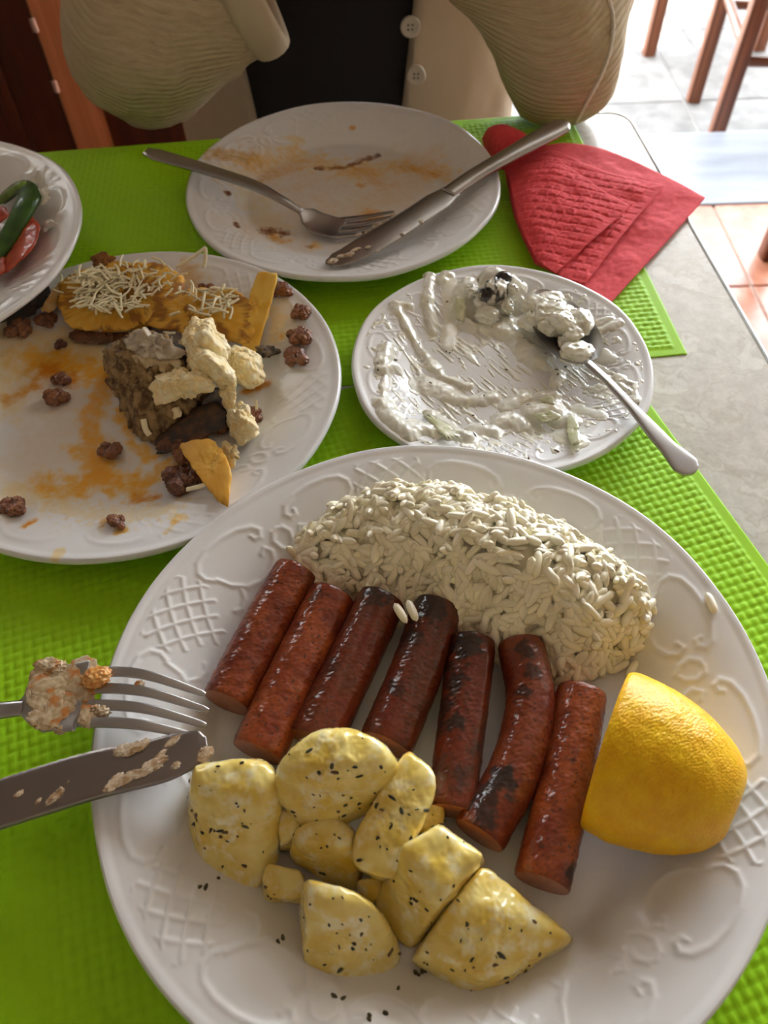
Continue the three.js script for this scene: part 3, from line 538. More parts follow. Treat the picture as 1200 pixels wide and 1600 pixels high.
// lemon
{
  const a = dMain.at(934, 1192, 0.003), b = dMain.at(1150, 1262, 0.003); a.y = b.y = Math.max(a.y, b.y);
  const dir = b.clone().sub(a), L = dir.length(); dir.normalize();
  const side = V(dir.z, 0, -dir.x); // towards the rice
  const prof = (s) => 0.0355 * Math.sqrt(Math.max(0, 1 - (Math.max(0, s - 0.08) * 1.0) ** 2.1));
  const N = 190, M = 240, pos = [], idx = [];
  for (let i = 0; i <= N; i++) for (let m = 0; m <= M; m++) {
    const s = i / N, phi = -0.12 + (Math.PI + 0.24) * m / M, r = prof(s), edge = Math.exp(-Math.min(s, 1 - s) * L / 0.0012), tilt = (0.006 * Math.sin(phi) - 0.004 * Math.cos(phi)) * s;
    const c = Math.cos(phi), n = Math.sin(phi), x = a.clone().addScaledVector(dir, s * L - tilt * 0.3 - (1 - s) ** 2 * 0.005 * Math.max(0, Math.sin(phi))).addScaledVector(side, c * r); x.y = a.y + n * r * 0.98;
    const d = Math.abs(noise(x.x * 640, x.y * 640, x.z * 640)), k = -0.00030 * (1 - d) ** 3 + 0.0006 * fbm(x.x * 60, x.y * 60, x.z * 60, 3) - 0.0016 * edge;
    x.addScaledVector(side, c * k); x.y += n * k; pos.push(x.x, Math.max(x.y, dMain.top(x.x, x.z) + 0.0004), x.z);
  }
  for (let i = 0; i < N; i++) for (let m = 0; m < M; m++) { const p = i * (M + 1) + m, q = p + M + 1; idx.push(p, p + 1, q, p + 1, q + 1, q); }
  const g = indexed(pos, idx);
  paint(g, (x, y, z) => { const n = fbm(x * 80, y * 80, z * 80, 3), m = noise(x * 640, y * 640, z * 640); return mix3([0.87, 0.45, 0.001], [0.94, 0.58, 0.006], clamp(0.5 + n + m * 0.2, 0, 1)); });
  const t = thing('lemon_wedge', V((a.x + b.x) / 2, a.y, (a.z + b.z) / 2), 'thick lemon wedge lying peel side up beside the sausages', 'lemon');
  part('peel', g, vc(0.42, { specularIntensity: 0.6, clearcoat: 0.15, clearcoatRoughness: 0.25, side: THREE.DoubleSide }), t);
  const cap = (row, name, mat) => {
    const P = [0, 0, 0], I = []; const c = V(0, 0, 0), pts = [];
    for (let m = 0; m <= M; m += 2) { const o = (row * (M + 1) + m) * 3; pts.push(V(pos[o], pos[o + 1], pos[o + 2])); }
    pts.forEach((q) => c.add(q)); c.multiplyScalar(1 / pts.length); c.toArray(P, 0);
    pts.forEach((q) => P.push(q.x, q.y, q.z)); for (let m = 1; m < pts.length; m++) row ? I.push(0, m + 1, m) : I.push(0, m, m + 1); row ? I.push(0, 1, pts.length) : I.push(0, pts.length, 1);
    return part(name, indexed(P, I), mat, t);
  };
  cap(N, 'pith', std(rgb(0.80, 0.76, 0.55), 0.6, { side: THREE.DoubleSide }));
  cap(0, 'flesh', std(rgb(0.80, 0.66, 0.16), 0.3, { side: THREE.DoubleSide }));
}

// rice
{
  const bumps = [[515, 868, 0.020, 0.017], [560, 840, 0.026, 0.020], [620, 820, 0.033, 0.024], [690, 825, 0.038, 0.027], [770, 850, 0.041, 0.030], [840, 880, 0.038, 0.028], [900, 920, 0.031, 0.025], [940, 945, 0.022, 0.020], [890, 975, 0.020, 0.020], [810, 945, 0.026, 0.020], [720, 920, 0.022, 0.019], [610, 890, 0.020, 0.018]]
    .map(([x, y, h, r]) => { const q = dMain.at(x, y, h * 0.75); return { x: q.x, z: q.z, h, r }; });
  const height = (x, z) => { let s = 0; for (const b of bumps) { const d = Math.hypot(x - b.x, z - b.z) / b.r; if (d < 1.25) s += Math.max(0, b.h * (1 - (d / 1.25) ** 2.4)) ** 5; } return s ** 0.2; };
  const R = rng(77), N = V(0, 0, 0), q = new THREE.Quaternion(), q2 = new THREE.Quaternion(), M = new THREE.Matrix4(), e = 0.002;
  const shape = []; for (let i = 0; i <= 8; i++) { const t = i / 8, u = 2 * t - 1; shape.push(new THREE.Vector2(Math.max(1e-5, 0.0021 * (1 - Math.abs(u) ** 2.8) ** 0.5), u * 0.0060)); }
  const grain = new THREE.LatheGeometry(shape, 9);
  const riceMat = std(rgb(0.96, 0.90, 0.70), 0.45, { clearcoat: 0.5, clearcoatRoughness: 0.2 });
  const b = bumps[4], base = V(b.x, dMain.y0, b.z), list = [], cols = [];
  const normal = (x, z) => N.set(-(height(x + e, z) - height(x - e, z)) / (2 * e), 1, -(height(x, z + e) - height(x, z - e)) / (2 * e)).normalize();
  for (let tries = 0; list.length < 1500 && tries < 60000; tries++) {
    const x = lerp(-0.075, 0.155, R()), z = lerp(-0.27, -0.12, R()), h = height(x, z); if (h < 0.0025) continue;
    normal(x, z); if (R() > 0.35 / Math.max(N.y, 0.2)) continue;
    const f = V(R() - 0.5, R() - 0.5, R() - 0.5).projectOnPlane(N).normalize().addScaledVector(N, (R() - 0.35) * 0.9).normalize();
    q.setFromUnitVectors(V(0, 1, 0), f); const s = 0.85 + R() * 0.3;
    const loose = R() < 0.15; if (loose) q.multiply(q2.setFromEuler(new THREE.Euler(R() * 1.4 - 0.7, 0, R() * 1.4 - 0.7)));
    const y = dMain.top(x, z) + Math.max(0.0014, h + (loose ? R() * 0.0025 : 0.0008 - R() * 0.0030));
    M.compose(V(x - base.x, y - base.y, z - base.z), q, V(s * (0.9 + R() * 0.2), s * (0.85 + R() * 0.35), s)); list.push(M.clone());
    const k = 0.92 + R() * 0.12; cols.push(rgb(k, k * (0.985 + R() * 0.015), k * (0.9 + R() * 0.1)));
  }
  const rice = new THREE.InstancedMesh(grain, riceMat, list.length); list.forEach((m, i) => { rice.setMatrixAt(i, m); rice.setColorAt(i, cols[i]); });
  const t = thing('rice_mound', base, 'mound of boiled white rice on the large plate behind the sausages', 'rice', null, 'stuff');
  rice.name = 'rice_grains'; shade(rice); t.add(rice);
  const pos = [], idx = [], n = 70, raised = [];
  for (let j = 0; j <= n; j++) for (let i = 0; i <= n; i++) { const x = lerp(-0.08, 0.16, i / n), z = lerp(-0.275, -0.115, j / n), h = height(x, z); pos.push(x, dMain.top(x, z) + (h > 0 ? h - 0.0026 : -0.002), z); raised.push(h > 0.004); }
  for (let j = 0; j < n; j++) for (let i = 0; i < n; i++) { const a = j * (n + 1) + i; if (!raised[a] && !raised[a + 1] && !raised[a + n + 1]) continue; idx.push(a, a + n + 1, a + 1, a + 1, a + n + 1, a + n + 2); }
  part('packed_rice', indexed(pos, idx), std(rgb(0.94, 0.87, 0.66), 0.9, { side: THREE.DoubleSide }), t);
  const stray = (px, py, h, ang, tilt, label) => { const g = grain.clone(); g.rotateX(Math.PI / 2 + tilt); g.rotateY(ang); const p = dMain.at(px, py, h); g.translate(p.x, p.y, p.z); solo('rice_grain', g, riceMat, label, 'rice', 'loose rice grains'); };
  stray(1111, 942, 0.0018, 0.1, 0, 'single rice grain stuck on the embossed rim of the large plate');
  stray(626, 958, 0.0255, 0.5, 0.1, 'rice grain on the dark glossy sausage, the more tilted of two'); stray(644, 954, 0.0262, 0.35, 0.1, 'rice grain on the dark glossy sausage, the one by the rice mound');
  stray(968, 1042, 0.0018, -1.1, 0, 'loose rice grain on the plate next to the lemon, lying crosswise'); stray(988, 1046, 0.0018, -0.6, 0, 'loose rice grain on the plate almost touching the lemon'); stray(906, 1046, 0.0018, 0.25, 0, 'loose rice grain on the plate beside the pale sausage by the lemon'); stray(940, 1030, 0.0018, -1.0, 0, 'loose rice grain on the plate just off the foot of the rice mound');
}

// herb flecks fallen on the plate
{
  const D = dMain, R = rng(44), gs = [];
  for (const [px, py, n, sp] of [[430, 1405, 4, 14], [525, 1562, 3, 10], [590, 1583, 3, 14], [640, 1530, 4, 20], [660, 1510, 3, 12], [330, 1380, 3, 20], [800, 1535, 3, 20], [450, 1470, 2, 20]]) for (let k = 0; k < n; k++) gs.push(clump(D.at(px + (R() - 0.5) * 2 * sp, py + (R() - 0.5) * 2 * sp, 0.0004), 0.0007 + R() * 0.0009, 0.0003, 0.0005 + R() * 0.0004, { turn: R() * 6, detail: 2, rough: 0.4, seed: k + px }));
  solo('herb_crumbs', paint(mergeGeometries(gs), plainColorHerb), vc(0.7), 'dark dried herb crumbs fallen around the potatoes on the large plate', 'herbs', null, 'stuff');
}
// ------------------------------------------------------------------ the aubergine bake
const baked = vc(0.6, { specularIntensity: 0.6, clearcoat: 0.2, clearcoatRoughness: 0.25 }), meat = vc(0.45, { clearcoat: 0.6, clearcoatRoughness: 0.2 });
const crustColor = (seed) => (x, y, z) => {
  const a = fbm(x * 50 + seed, y * 50, z * 50, 4), b = fbm(x * 170, y * 170, z * 170 + seed, 3);
  let c = mix3([0.80, 0.40, 0.035], [0.88, 0.58, 0.11], clamp(0.5 + b, 0, 1)); c = mix3(c, [0.30, 0.10, 0.02], smoothstep(a + b * 0.5, -0.04, 0.26) * 0.85); return c;
};
const plainColor = (A, B, f = 120, seed = 0) => (x, y, z) => mix3(A, B, clamp(0.5 + fbm(x * f + seed, y * f, z * f, 4) * 1.3, 0, 1));
const on = (D, list) => list.map(([x, y, h]) => D.at(x, y, h));
function piece(name, D, pts, color, mat, o, label, category, group) { const g = paint(lump(on(D, pts), o), color); return solo(name, g, mat, label, category, group); }
function shreds(parent, spots, mat, seed) { // grated cheese: many thin curved sticks
  const R = rng(seed), all = [];
  for (const [D, px, py, h, n, spread, len] of spots) for (let k = 0; k < n; k++) {
    const c = D.at(px + (R() - 0.5) * 2 * spread * 1.35, py + (R() - 0.5) * 2 * spread * 0.8, h + R() * 0.004), a = R() * Math.PI, l = len * (0.5 + R()), d = V(Math.cos(a), (R() - 0.5) * 0.35, Math.sin(a)).multiplyScalar(l / 2), w = 0.0006 + R() * 0.0005;
    all.push(sweep(curve([c.clone().sub(d), c.clone().add(V(0, (R() - 0.2) * l * 0.15, 0)).addScaledVector(V(-d.z, 0, d.x), (R() - 0.5) * 0.5), c.clone().add(d)], 5), V(0, 1, 0), () => oval(w, w * 0.7, 6)));
  }
  const m = part('grated_cheese', mergeGeometries(all), mat, parent); return tag(m, 'pale grated cheese shreds', null, null, 'stuff');
}
const cheeseMat = std(rgb(0.90, 0.82, 0.55), 0.45, { clearcoat: 0.3 });
{
  const D = dMous, P = (l) => on(D, l);
  // browned crust slab with cheese
  const t = thing('crust_slab', D.at(230, 480), 'long browned custard crust strewn with grated cheese', 'food');
  const g1 = paint(lump(P([[100, 436, 0.018], [140, 418, 0.022], [200, 412, 0.022], [262, 412, 0.020], [288, 438, 0.018], [280, 472, 0.018], [229, 492, 0.016], [219, 510, 0.012], [117, 512, 0.012], [93, 485, 0.014], [105, 445, 0.004], [200, 420, 0.004], [285, 445, 0.004], [225, 512, 0.008], [115, 514, 0.008]]), { p: 12, detail: 34, rough: 0.0035, freq: 75, fine: 0.0003, seed: 3, oct: 4 }), crustColor(3));
  part('crust', g1, baked, t);
  const g2 = paint(lump(P([[224, 478, 0.016], [261, 462, 0.019], [308, 452, 0.020], [355, 450, 0.020], [398, 470, 0.018], [394, 538, 0.012], [355, 524, 0.014], [299, 505, 0.014], [233, 512, 0.012], [230, 485, 0.004], [310, 460, 0.004], [395, 480, 0.004], [390, 536, 0.007], [300, 508, 0.008]]), { p: 12, detail: 34, rough: 0.0030, freq: 75, fine: 0.0003, seed: 8, oct: 4 }), crustColor(11));
  part('crust', g2, baked, t);
  part('cut_edge', paint(lump(P([[124, 508, 0.010], [170, 512, 0.012], [222, 506, 0.012], [215, 520, 0.004], [160, 522, 0.004], [128, 518, 0.004]]), { p: 10, detail: 14, rough: 0.002, freq: 120, seed: 2 }), plainColor([0.66, 0.50, 0.26], [0.74, 0.62, 0.38])), baked, t, 'pale soft custard layer at the cut');
  part('meat_layer', paint(lump(P([[110, 515, 0.007], [200, 518, 0.006], [240, 505, 0.006], [215, 535, 0.003], [120, 535, 0.003], [110, 525, 0.001], [220, 530, 0.001]]), { p: 8, detail: 18, rough: 0.004, freq: 190, seed: 21 }), plainColor([0.10, 0.035, 0.012], [0.22, 0.085, 0.03], 200)), meat, t, 'dark minced meat under the crust');
  shreds(t, [[D, 170, 452, 0.0225, 120, 40, 0.012], [D, 150, 440, 0.024, 40, 24, 0.012], [D, 212, 430, 0.023, 34, 30, 0.009], [D, 330, 468, 0.0225, 40, 26, 0.011], [D, 250, 440, 0.022, 12, 26, 0.008], [D, 120, 452, 0.018, 7, 24, 0.011], [D, 270, 505, 0.016, 9, 40, 0.006]], cheeseMat, 15);
  piece('crust_strip', D, [[402, 428, 0.022], [434, 431, 0.021], [418, 490, 0.015], [398, 546, 0.008], [377, 538, 0.010], [386, 476, 0.018], [405, 430, 0.012], [432, 434, 0.012], [400, 545, 0.003], [380, 535, 0.004]], plainColor([0.78, 0.42, 0.045], [0.86, 0.55, 0.10], 60), baked, { p: 16, detail: 16, rough: 0.0016, freq: 90, seed: 4 }, 'smooth yellow strip of crust tilted up at the end of the slab', 'food');
  piece('toasted_flake', D, [[142, 405, 0.026], [160, 393, 0.030], [182, 403, 0.026], [178, 418, 0.022], [148, 420, 0.022], [160, 410, 0.016]], plainColor([0.12, 0.035, 0.01], [0.34, 0.14, 0.03], 120), baked, { p: 12, detail: 12, rough: 0.003, freq: 160, seed: 9 }, 'dark toasted flake sticking up behind the grated cheese', 'food');
  // aubergine block
  const e = thing('aubergine_block', D.at(230, 600), 'grey brown block of baked aubergine layers under white custard', 'food');
  part('flesh', paint(lump(P([[170, 546, 0.036], [212, 518, 0.040], [262, 530, 0.040], [292, 556, 0.037], [300, 585, 0.034], [262, 590, 0.035], [200, 572, 0.036], [340, 622, 0.004], [300, 652, 0.003], [232, 690, 0.003], [212, 682, 0.003], [186, 622, 0.008], [166, 565, 0.006], [270, 535, 0.002]]), { p: 12, detail: 40, rough: 0.0055, freq: 110, fine: 0.0004, fineFreq: 300, seed: 5, oct: 4 }),
    (x, y, z) => { const a = fbm(x * 130, y * 40, z * 130, 4), b = fbm(x * 300, y * 300, z * 300, 3); return mix3(mix3([0.12, 0.062, 0.022], [0.38, 0.25, 0.11], clamp(0.5 + a * 1.9, 0, 1)), [0.46, 0.35, 0.20], clamp(b * 1.2 - 0.2, 0, 0.5)); }), baked, e);
  part('top_slice', paint(lump(P([[196, 532, 0.042], [222, 514, 0.046], [258, 530, 0.046], [284, 552, 0.043], [262, 562, 0.042], [222, 556, 0.041], [200, 548, 0.030], [285, 558, 0.028], [222, 520, 0.03]]), { p: 12, detail: 18, rough: 0.0045, freq: 140, fine: 0.0003, seed: 6 }), plainColor([0.40, 0.33, 0.24], [0.64, 0.55, 0.40], 110)), baked, e, 'pale grey aubergine slice on top');
  part('skin', paint(lump(P([[165, 545, 0.026], [186, 530, 0.030], [196, 560, 0.028], [196, 600, 0.016], [180, 610, 0.010], [168, 570, 0.008]]), { p: 10, detail: 14, rough: 0.002, freq: 100, seed: 31 }), plainColor([0.02, 0.018, 0.016], [0.24, 0.18, 0.11], 140)), meat, e, 'dark wrinkled aubergine skin');
  part('skin', paint(lump(P([[288, 648, 0.012], [330, 622, 0.018], [352, 640, 0.014], [350, 668, 0.008], [300, 690, 0.006], [240, 705, 0.004], [235, 690, 0.006], [300, 688, 0.001], [345, 668, 0.001]]), { p: 9, detail: 18, rough: 0.0022, freq: 90, seed: 32 }), plainColor([0.012, 0.010, 0.009], [0.09, 0.035, 0.015], 130)), meat, e, 'dark wrinkled aubergine skin');
  const skinBit = (pts, seed) => part('skin', paint(lump(P(pts), { p: 10, detail: 16, rough: 0.0016, freq: 120, seed }), plainColor([0.014, 0.015, 0.017], [0.10, 0.075, 0.055], 150)), meat, e, 'blue black aubergine skin');
  skinBit([[266, 530, 0.041], [288, 540, 0.041], [300, 566, 0.039], [330, 594, 0.036], [322, 600, 0.034], [292, 572, 0.036], [280, 552, 0.038], [300, 570, 0.031]], 61);
  skinBit([[332, 606, 0.024], [366, 606, 0.024], [369, 622, 0.018], [355, 642, 0.010], [322, 640, 0.012], [315, 626, 0.018], [345, 625, 0.006]], 62);
  const film = (pts, seed) => paint(lump(P(pts), { p: 9, detail: 18, rough: 0.0022, freq: 120, fine: 0.0003, seed }), plainColor([0.55, 0.41, 0.22], [0.80, 0.68, 0.44], 130, seed));
  part('custard_film', mergeGeometries([film([[205, 552, 0.038], [222, 560, 0.040], [250, 566, 0.040], [285, 560, 0.040], [292, 574, 0.037], [262, 584, 0.035], [228, 578, 0.035], [208, 566, 0.034]], 1), film([[208, 522, 0.042], [219, 516, 0.043], [222, 545, 0.041], [214, 562, 0.037], [206, 548, 0.037], [214, 540, 0.034]], 2)]), baked, e, 'cream custard clinging to the block');
  const cream = [0.92, 0.72, 0.34], cream2 = [0.96, 0.86, 0.58];
  const blob = (pts, seed, label, o = {}) => piece('custard_lump', D, pts, plainColor(cream, cream2, 110, seed), baked, { p: 8, swell: 1.22, detail: 28, rough: 0.0032, freq: 85, fine: 0.00035, fineFreq: 300, seed, oct: 4, ...o }, label, 'food', 'custard lumps on the aubergine');
  blob([[300, 500, 0.044], [330, 503, 0.044], [358, 550, 0.036], [345, 564, 0.036], [290, 556, 0.038], [286, 530, 0.042], [322, 524, 0.053], [320, 530, 0.028], [300, 545, 0.026]], 41, 'upright white custard lump crowning the aubergine block');
  blob([[292, 545, 0.040], [325, 540, 0.044], [368, 585, 0.034], [366, 602, 0.030], [330, 592, 0.034], [295, 572, 0.038], [326, 560, 0.052], [350, 580, 0.044], [330, 580, 0.022], [310, 560, 0.022]], 42, 'smooth cream custard tongue sliding down the aubergine');
  blob([[240, 590, 0.034], [262, 582, 0.036], [285, 578, 0.038], [326, 586, 0.036], [333, 612, 0.028], [300, 606, 0.034], [262, 622, 0.030], [290, 596, 0.044], [246, 628, 0.024], [285, 600, 0.024]], 43, 'curled custard scrap with shreds on the front of the block', { rough: 0.0055, freq: 85 });
  blob([[336, 590, 0.030], [364, 592, 0.030], [369, 620, 0.020], [358, 642, 0.014], [342, 622, 0.018], [350, 610, 0.010]], 44, 'custard drip with dark streaks beneath the cream tongue');
  blob([[357, 548, 0.020], [382, 545, 0.022], [404, 553, 0.020], [413, 588, 0.012], [392, 606, 0.010], [366, 588, 0.014], [385, 568, 0.028], [362, 560, 0.003], [405, 590, 0.002], [385, 600, 0.002]], 45, 'separate round custard lump in a brown oil pool');
  blob([[356, 642, 0.016], [378, 632, 0.018], [392, 650, 0.018], [405, 672, 0.012], [378, 690, 0.008], [362, 680, 0.008], [380, 655, 0.024], [360, 650, 0.002], [395, 675, 0.002]], 46, 'crumbly custard piece with meat at the foot of the block', { rough: 0.0045, freq: 100 });
  piece('aubergine_skin', D, [[395, 540, 0.008], [412, 548, 0.012], [424, 540, 0.010], [440, 545, 0.006], [420, 560, 0.008], [400, 556, 0.003], [436, 552, 0.002]], plainColor([0.03, 0.028, 0.022], [0.22, 0.15, 0.08], 160), meat, { p: 8, detail: 12, rough: 0.003, freq: 180, seed: 51 }, 'small dark aubergine skin next to the round custard lump', 'food');
  piece('aubergine_skin', D, [[10, 494, 0.005], [40, 468, 0.006], [70, 446, 0.006], [78, 464, 0.006], [55, 490, 0.007], [20, 507, 0.006], [40, 480, 0.001], [70, 460, 0.001]], plainColor([0.008, 0.008, 0.008], [0.05, 0.025, 0.012], 120), meat, { p: 8, detail: 16, rough: 0.004, freq: 110, seed: 52 }, 'black strip of aubergine skin half under the salad plate', 'food');
  piece('crust_strip', D, [[62, 485, 0.012], [76, 462, 0.016], [92, 440, 0.016], [102, 446, 0.014], [92, 475, 0.010], [76, 492, 0.008], [80, 470, 0.002], [95, 450, 0.002]], plainColor([0.50, 0.27, 0.06], [0.66, 0.44, 0.20], 100), baked, { p: 10, detail: 12, rough: 0.002, freq: 120, seed: 53 }, 'short tan crust strip beside the black skin', 'food');
  piece('crust_scrap', D, [[280, 698, 0.014], [305, 690, 0.016], [332, 687, 0.016], [348, 706, 0.014], [362, 735, 0.010], [357, 792, 0.004], [340, 783, 0.004], [318, 722, 0.012], [300, 700, 0.008], [345, 720, 0.006], [350, 780, 0.001]], plainColor([0.78, 0.38, 0.035], [0.88, 0.52, 0.09], 70), baked, { p: 18, detail: 22, rough: 0.0014, freq: 100, fine: 0.0003, seed: 54 }, 'pointed orange crust scrap fallen in front of the block', 'food');
  piece('custard_lump', D, [[345, 690, 0.010], [362, 695, 0.012], [372, 712, 0.008], [362, 735, 0.005], [352, 715, 0.008], [360, 710, 0.001]], plainColor(cream, cream2, 150), baked, { p: 7, detail: 12, rough: 0.006, freq: 200, seed: 55 }, 'ragged custard edge beside the orange crust scrap', 'food', 'custard lumps on the aubergine');
  const crumb = (px, py, r0, n, seed, label, dark = 0) => {
    const r = r0 * 1.25;
    const R = rng(seed * 13 + 1), gs = [];
    for (let k = 0; k < n * 4; k++) { const c = D.at(px + (R() - 0.5) * r * 3.6 * 1000, py + (R() - 0.5) * r * 2.3 * 1000, r * 0.4 * (0.6 + R() * 1.1)), s = r * (0.28 + R() * 0.38); gs.push(clump(c, s, s * 0.75, s * 0.85, { turn: R() * 6, detail: 8, rough: 0.32, freq: 1.7, seed: seed + k * 3 })); }
    const g = paint(mergeGeometries(gs), plainColor([0.15 * (1 - dark), 0.045 * (1 - dark), 0.014], [0.34 * (1 - dark), 0.12 * (1 - dark), 0.038], 260, seed));
    return solo('meat_crumb', g, meat, label, 'food', 'minced meat crumbs');
  };
  crumb(88, 620, 0.0055, 5, 1, 'dark meat crumb alone in the orange oil'); crumb(98, 592, 0.005, 3, 2, 'glossy meat crumb soaked in oil above the dark crumb', 0.1); crumb(172, 703, 0.0055, 4, 3, 'flat meat crumb in the middle of the oil trail'); crumb(20, 790, 0.005, 3, 4, 'reddish meat crumb on the plate rim by the oily glare');
  crumb(182, 816, 0.004, 3, 5, 'small oily meat crumb on the rim below the oil trail'); crumb(471, 486, 0.0052, 4, 6, 'meat crumb higher up on the clean side of the plate'); crumb(468, 524, 0.0058, 6, 7, 'large bumpy meat crumb on the clean side of the plate'); crumb(461, 556, 0.0055, 5, 8, 'meat crumb just below the large bumpy one');
  crumb(442, 452, 0.0055, 4, 9, 'meat crumb tucked behind the yellow crust strip'); crumb(30, 512, 0.006, 5, 10, 'meat crumb beside the black aubergine skin'); crumb(95, 538, 0.0035, 2, 11, 'tiny black crumb below the crust slab', 0.5); crumb(285, 752, 0.0075, 6, 12, 'dark meat heap under the orange crust scrap', 0.35); crumb(312, 738, 0.006, 4, 13, 'dark meat piece pressed under the orange crust scrap', 0.2);
  crumb(392, 648, 0.0045, 4, 14, 'meat crumb on the crumbly custard piece'); crumb(325, 452, 0.004, 2, 15, 'small brown crumb on the plate behind the crust slab', 0.1);
  crumb(290, 710, 0.006, 4, 16, 'brown meat between the block and the orange scrap');
  crumb(326, 652, 0.0060, 6, 17, 'dark meat packed under the custard drip', 0.25); crumb(345, 662, 0.0055, 5, 18, 'brown meat beside the crumbly custard piece'); crumb(268, 692, 0.0055, 5, 19, 'dark meat along the lower edge of the aubergine block', 0.35); crumb(306, 682, 0.0058, 5, 20, 'brown meat in front of the dark skin', 0.1);
  crumb(178, 600, 0.0045, 4, 21, 'meat bits at the side of the aubergine block', 0.15); crumb(150, 520, 0.0055, 5, 22, 'meat under the cut edge of the crust slab', 0.25); crumb(70, 500, 0.0050, 4, 23, 'meat crumb between the tan strip and the black skin', 0.1);
  blob([[218, 596, 0.024], [236, 590, 0.028], [240, 606, 0.026], [226, 616, 0.020], [228, 604, 0.016]], 47, 'small custard bit on the front of the block');
  blob([[262, 640, 0.018], [278, 636, 0.020], [280, 648, 0.016], [266, 652, 0.012], [272, 645, 0.008]], 48, 'small custard bit above the lower edge of the block');
  // long shreds lying on their own
  const shred = (pts, w, label) => solo('cheese_shred', sweep(curve(pts.map(([x, y, h]) => D.at(x, y, h)), 12), V(0, 1, 0), () => oval(w, w * 0.6, 8)), cheeseMat, label, 'cheese', 'single cheese shreds');
  shred([[275, 418, 0.003], [300, 402, 0.006], [322, 386, 0.008]], 0.0014, 'long cheese shred bridging up to the far plate rim'); shred([[321, 388, 0.008], [321, 402, 0.005], [318, 418, 0.003]], 0.0013, 'cheese shred hanging down from the long one');
  shred([[292, 765, 0.005], [312, 760, 0.006], [330, 753, 0.006]], 0.0016, 'pale cheese shred at the foot of the orange crust scrap'); shred([[224, 655, 0.016], [228, 672, 0.012], [234, 680, 0.010]], 0.0018, 'cheese shred stuck to the lower corner of the aubergine block');
  shred([[400, 625, 0.010], [401, 640, 0.006]], 0.0009, 'thin cheese thread beside the crumbly custard piece');
}

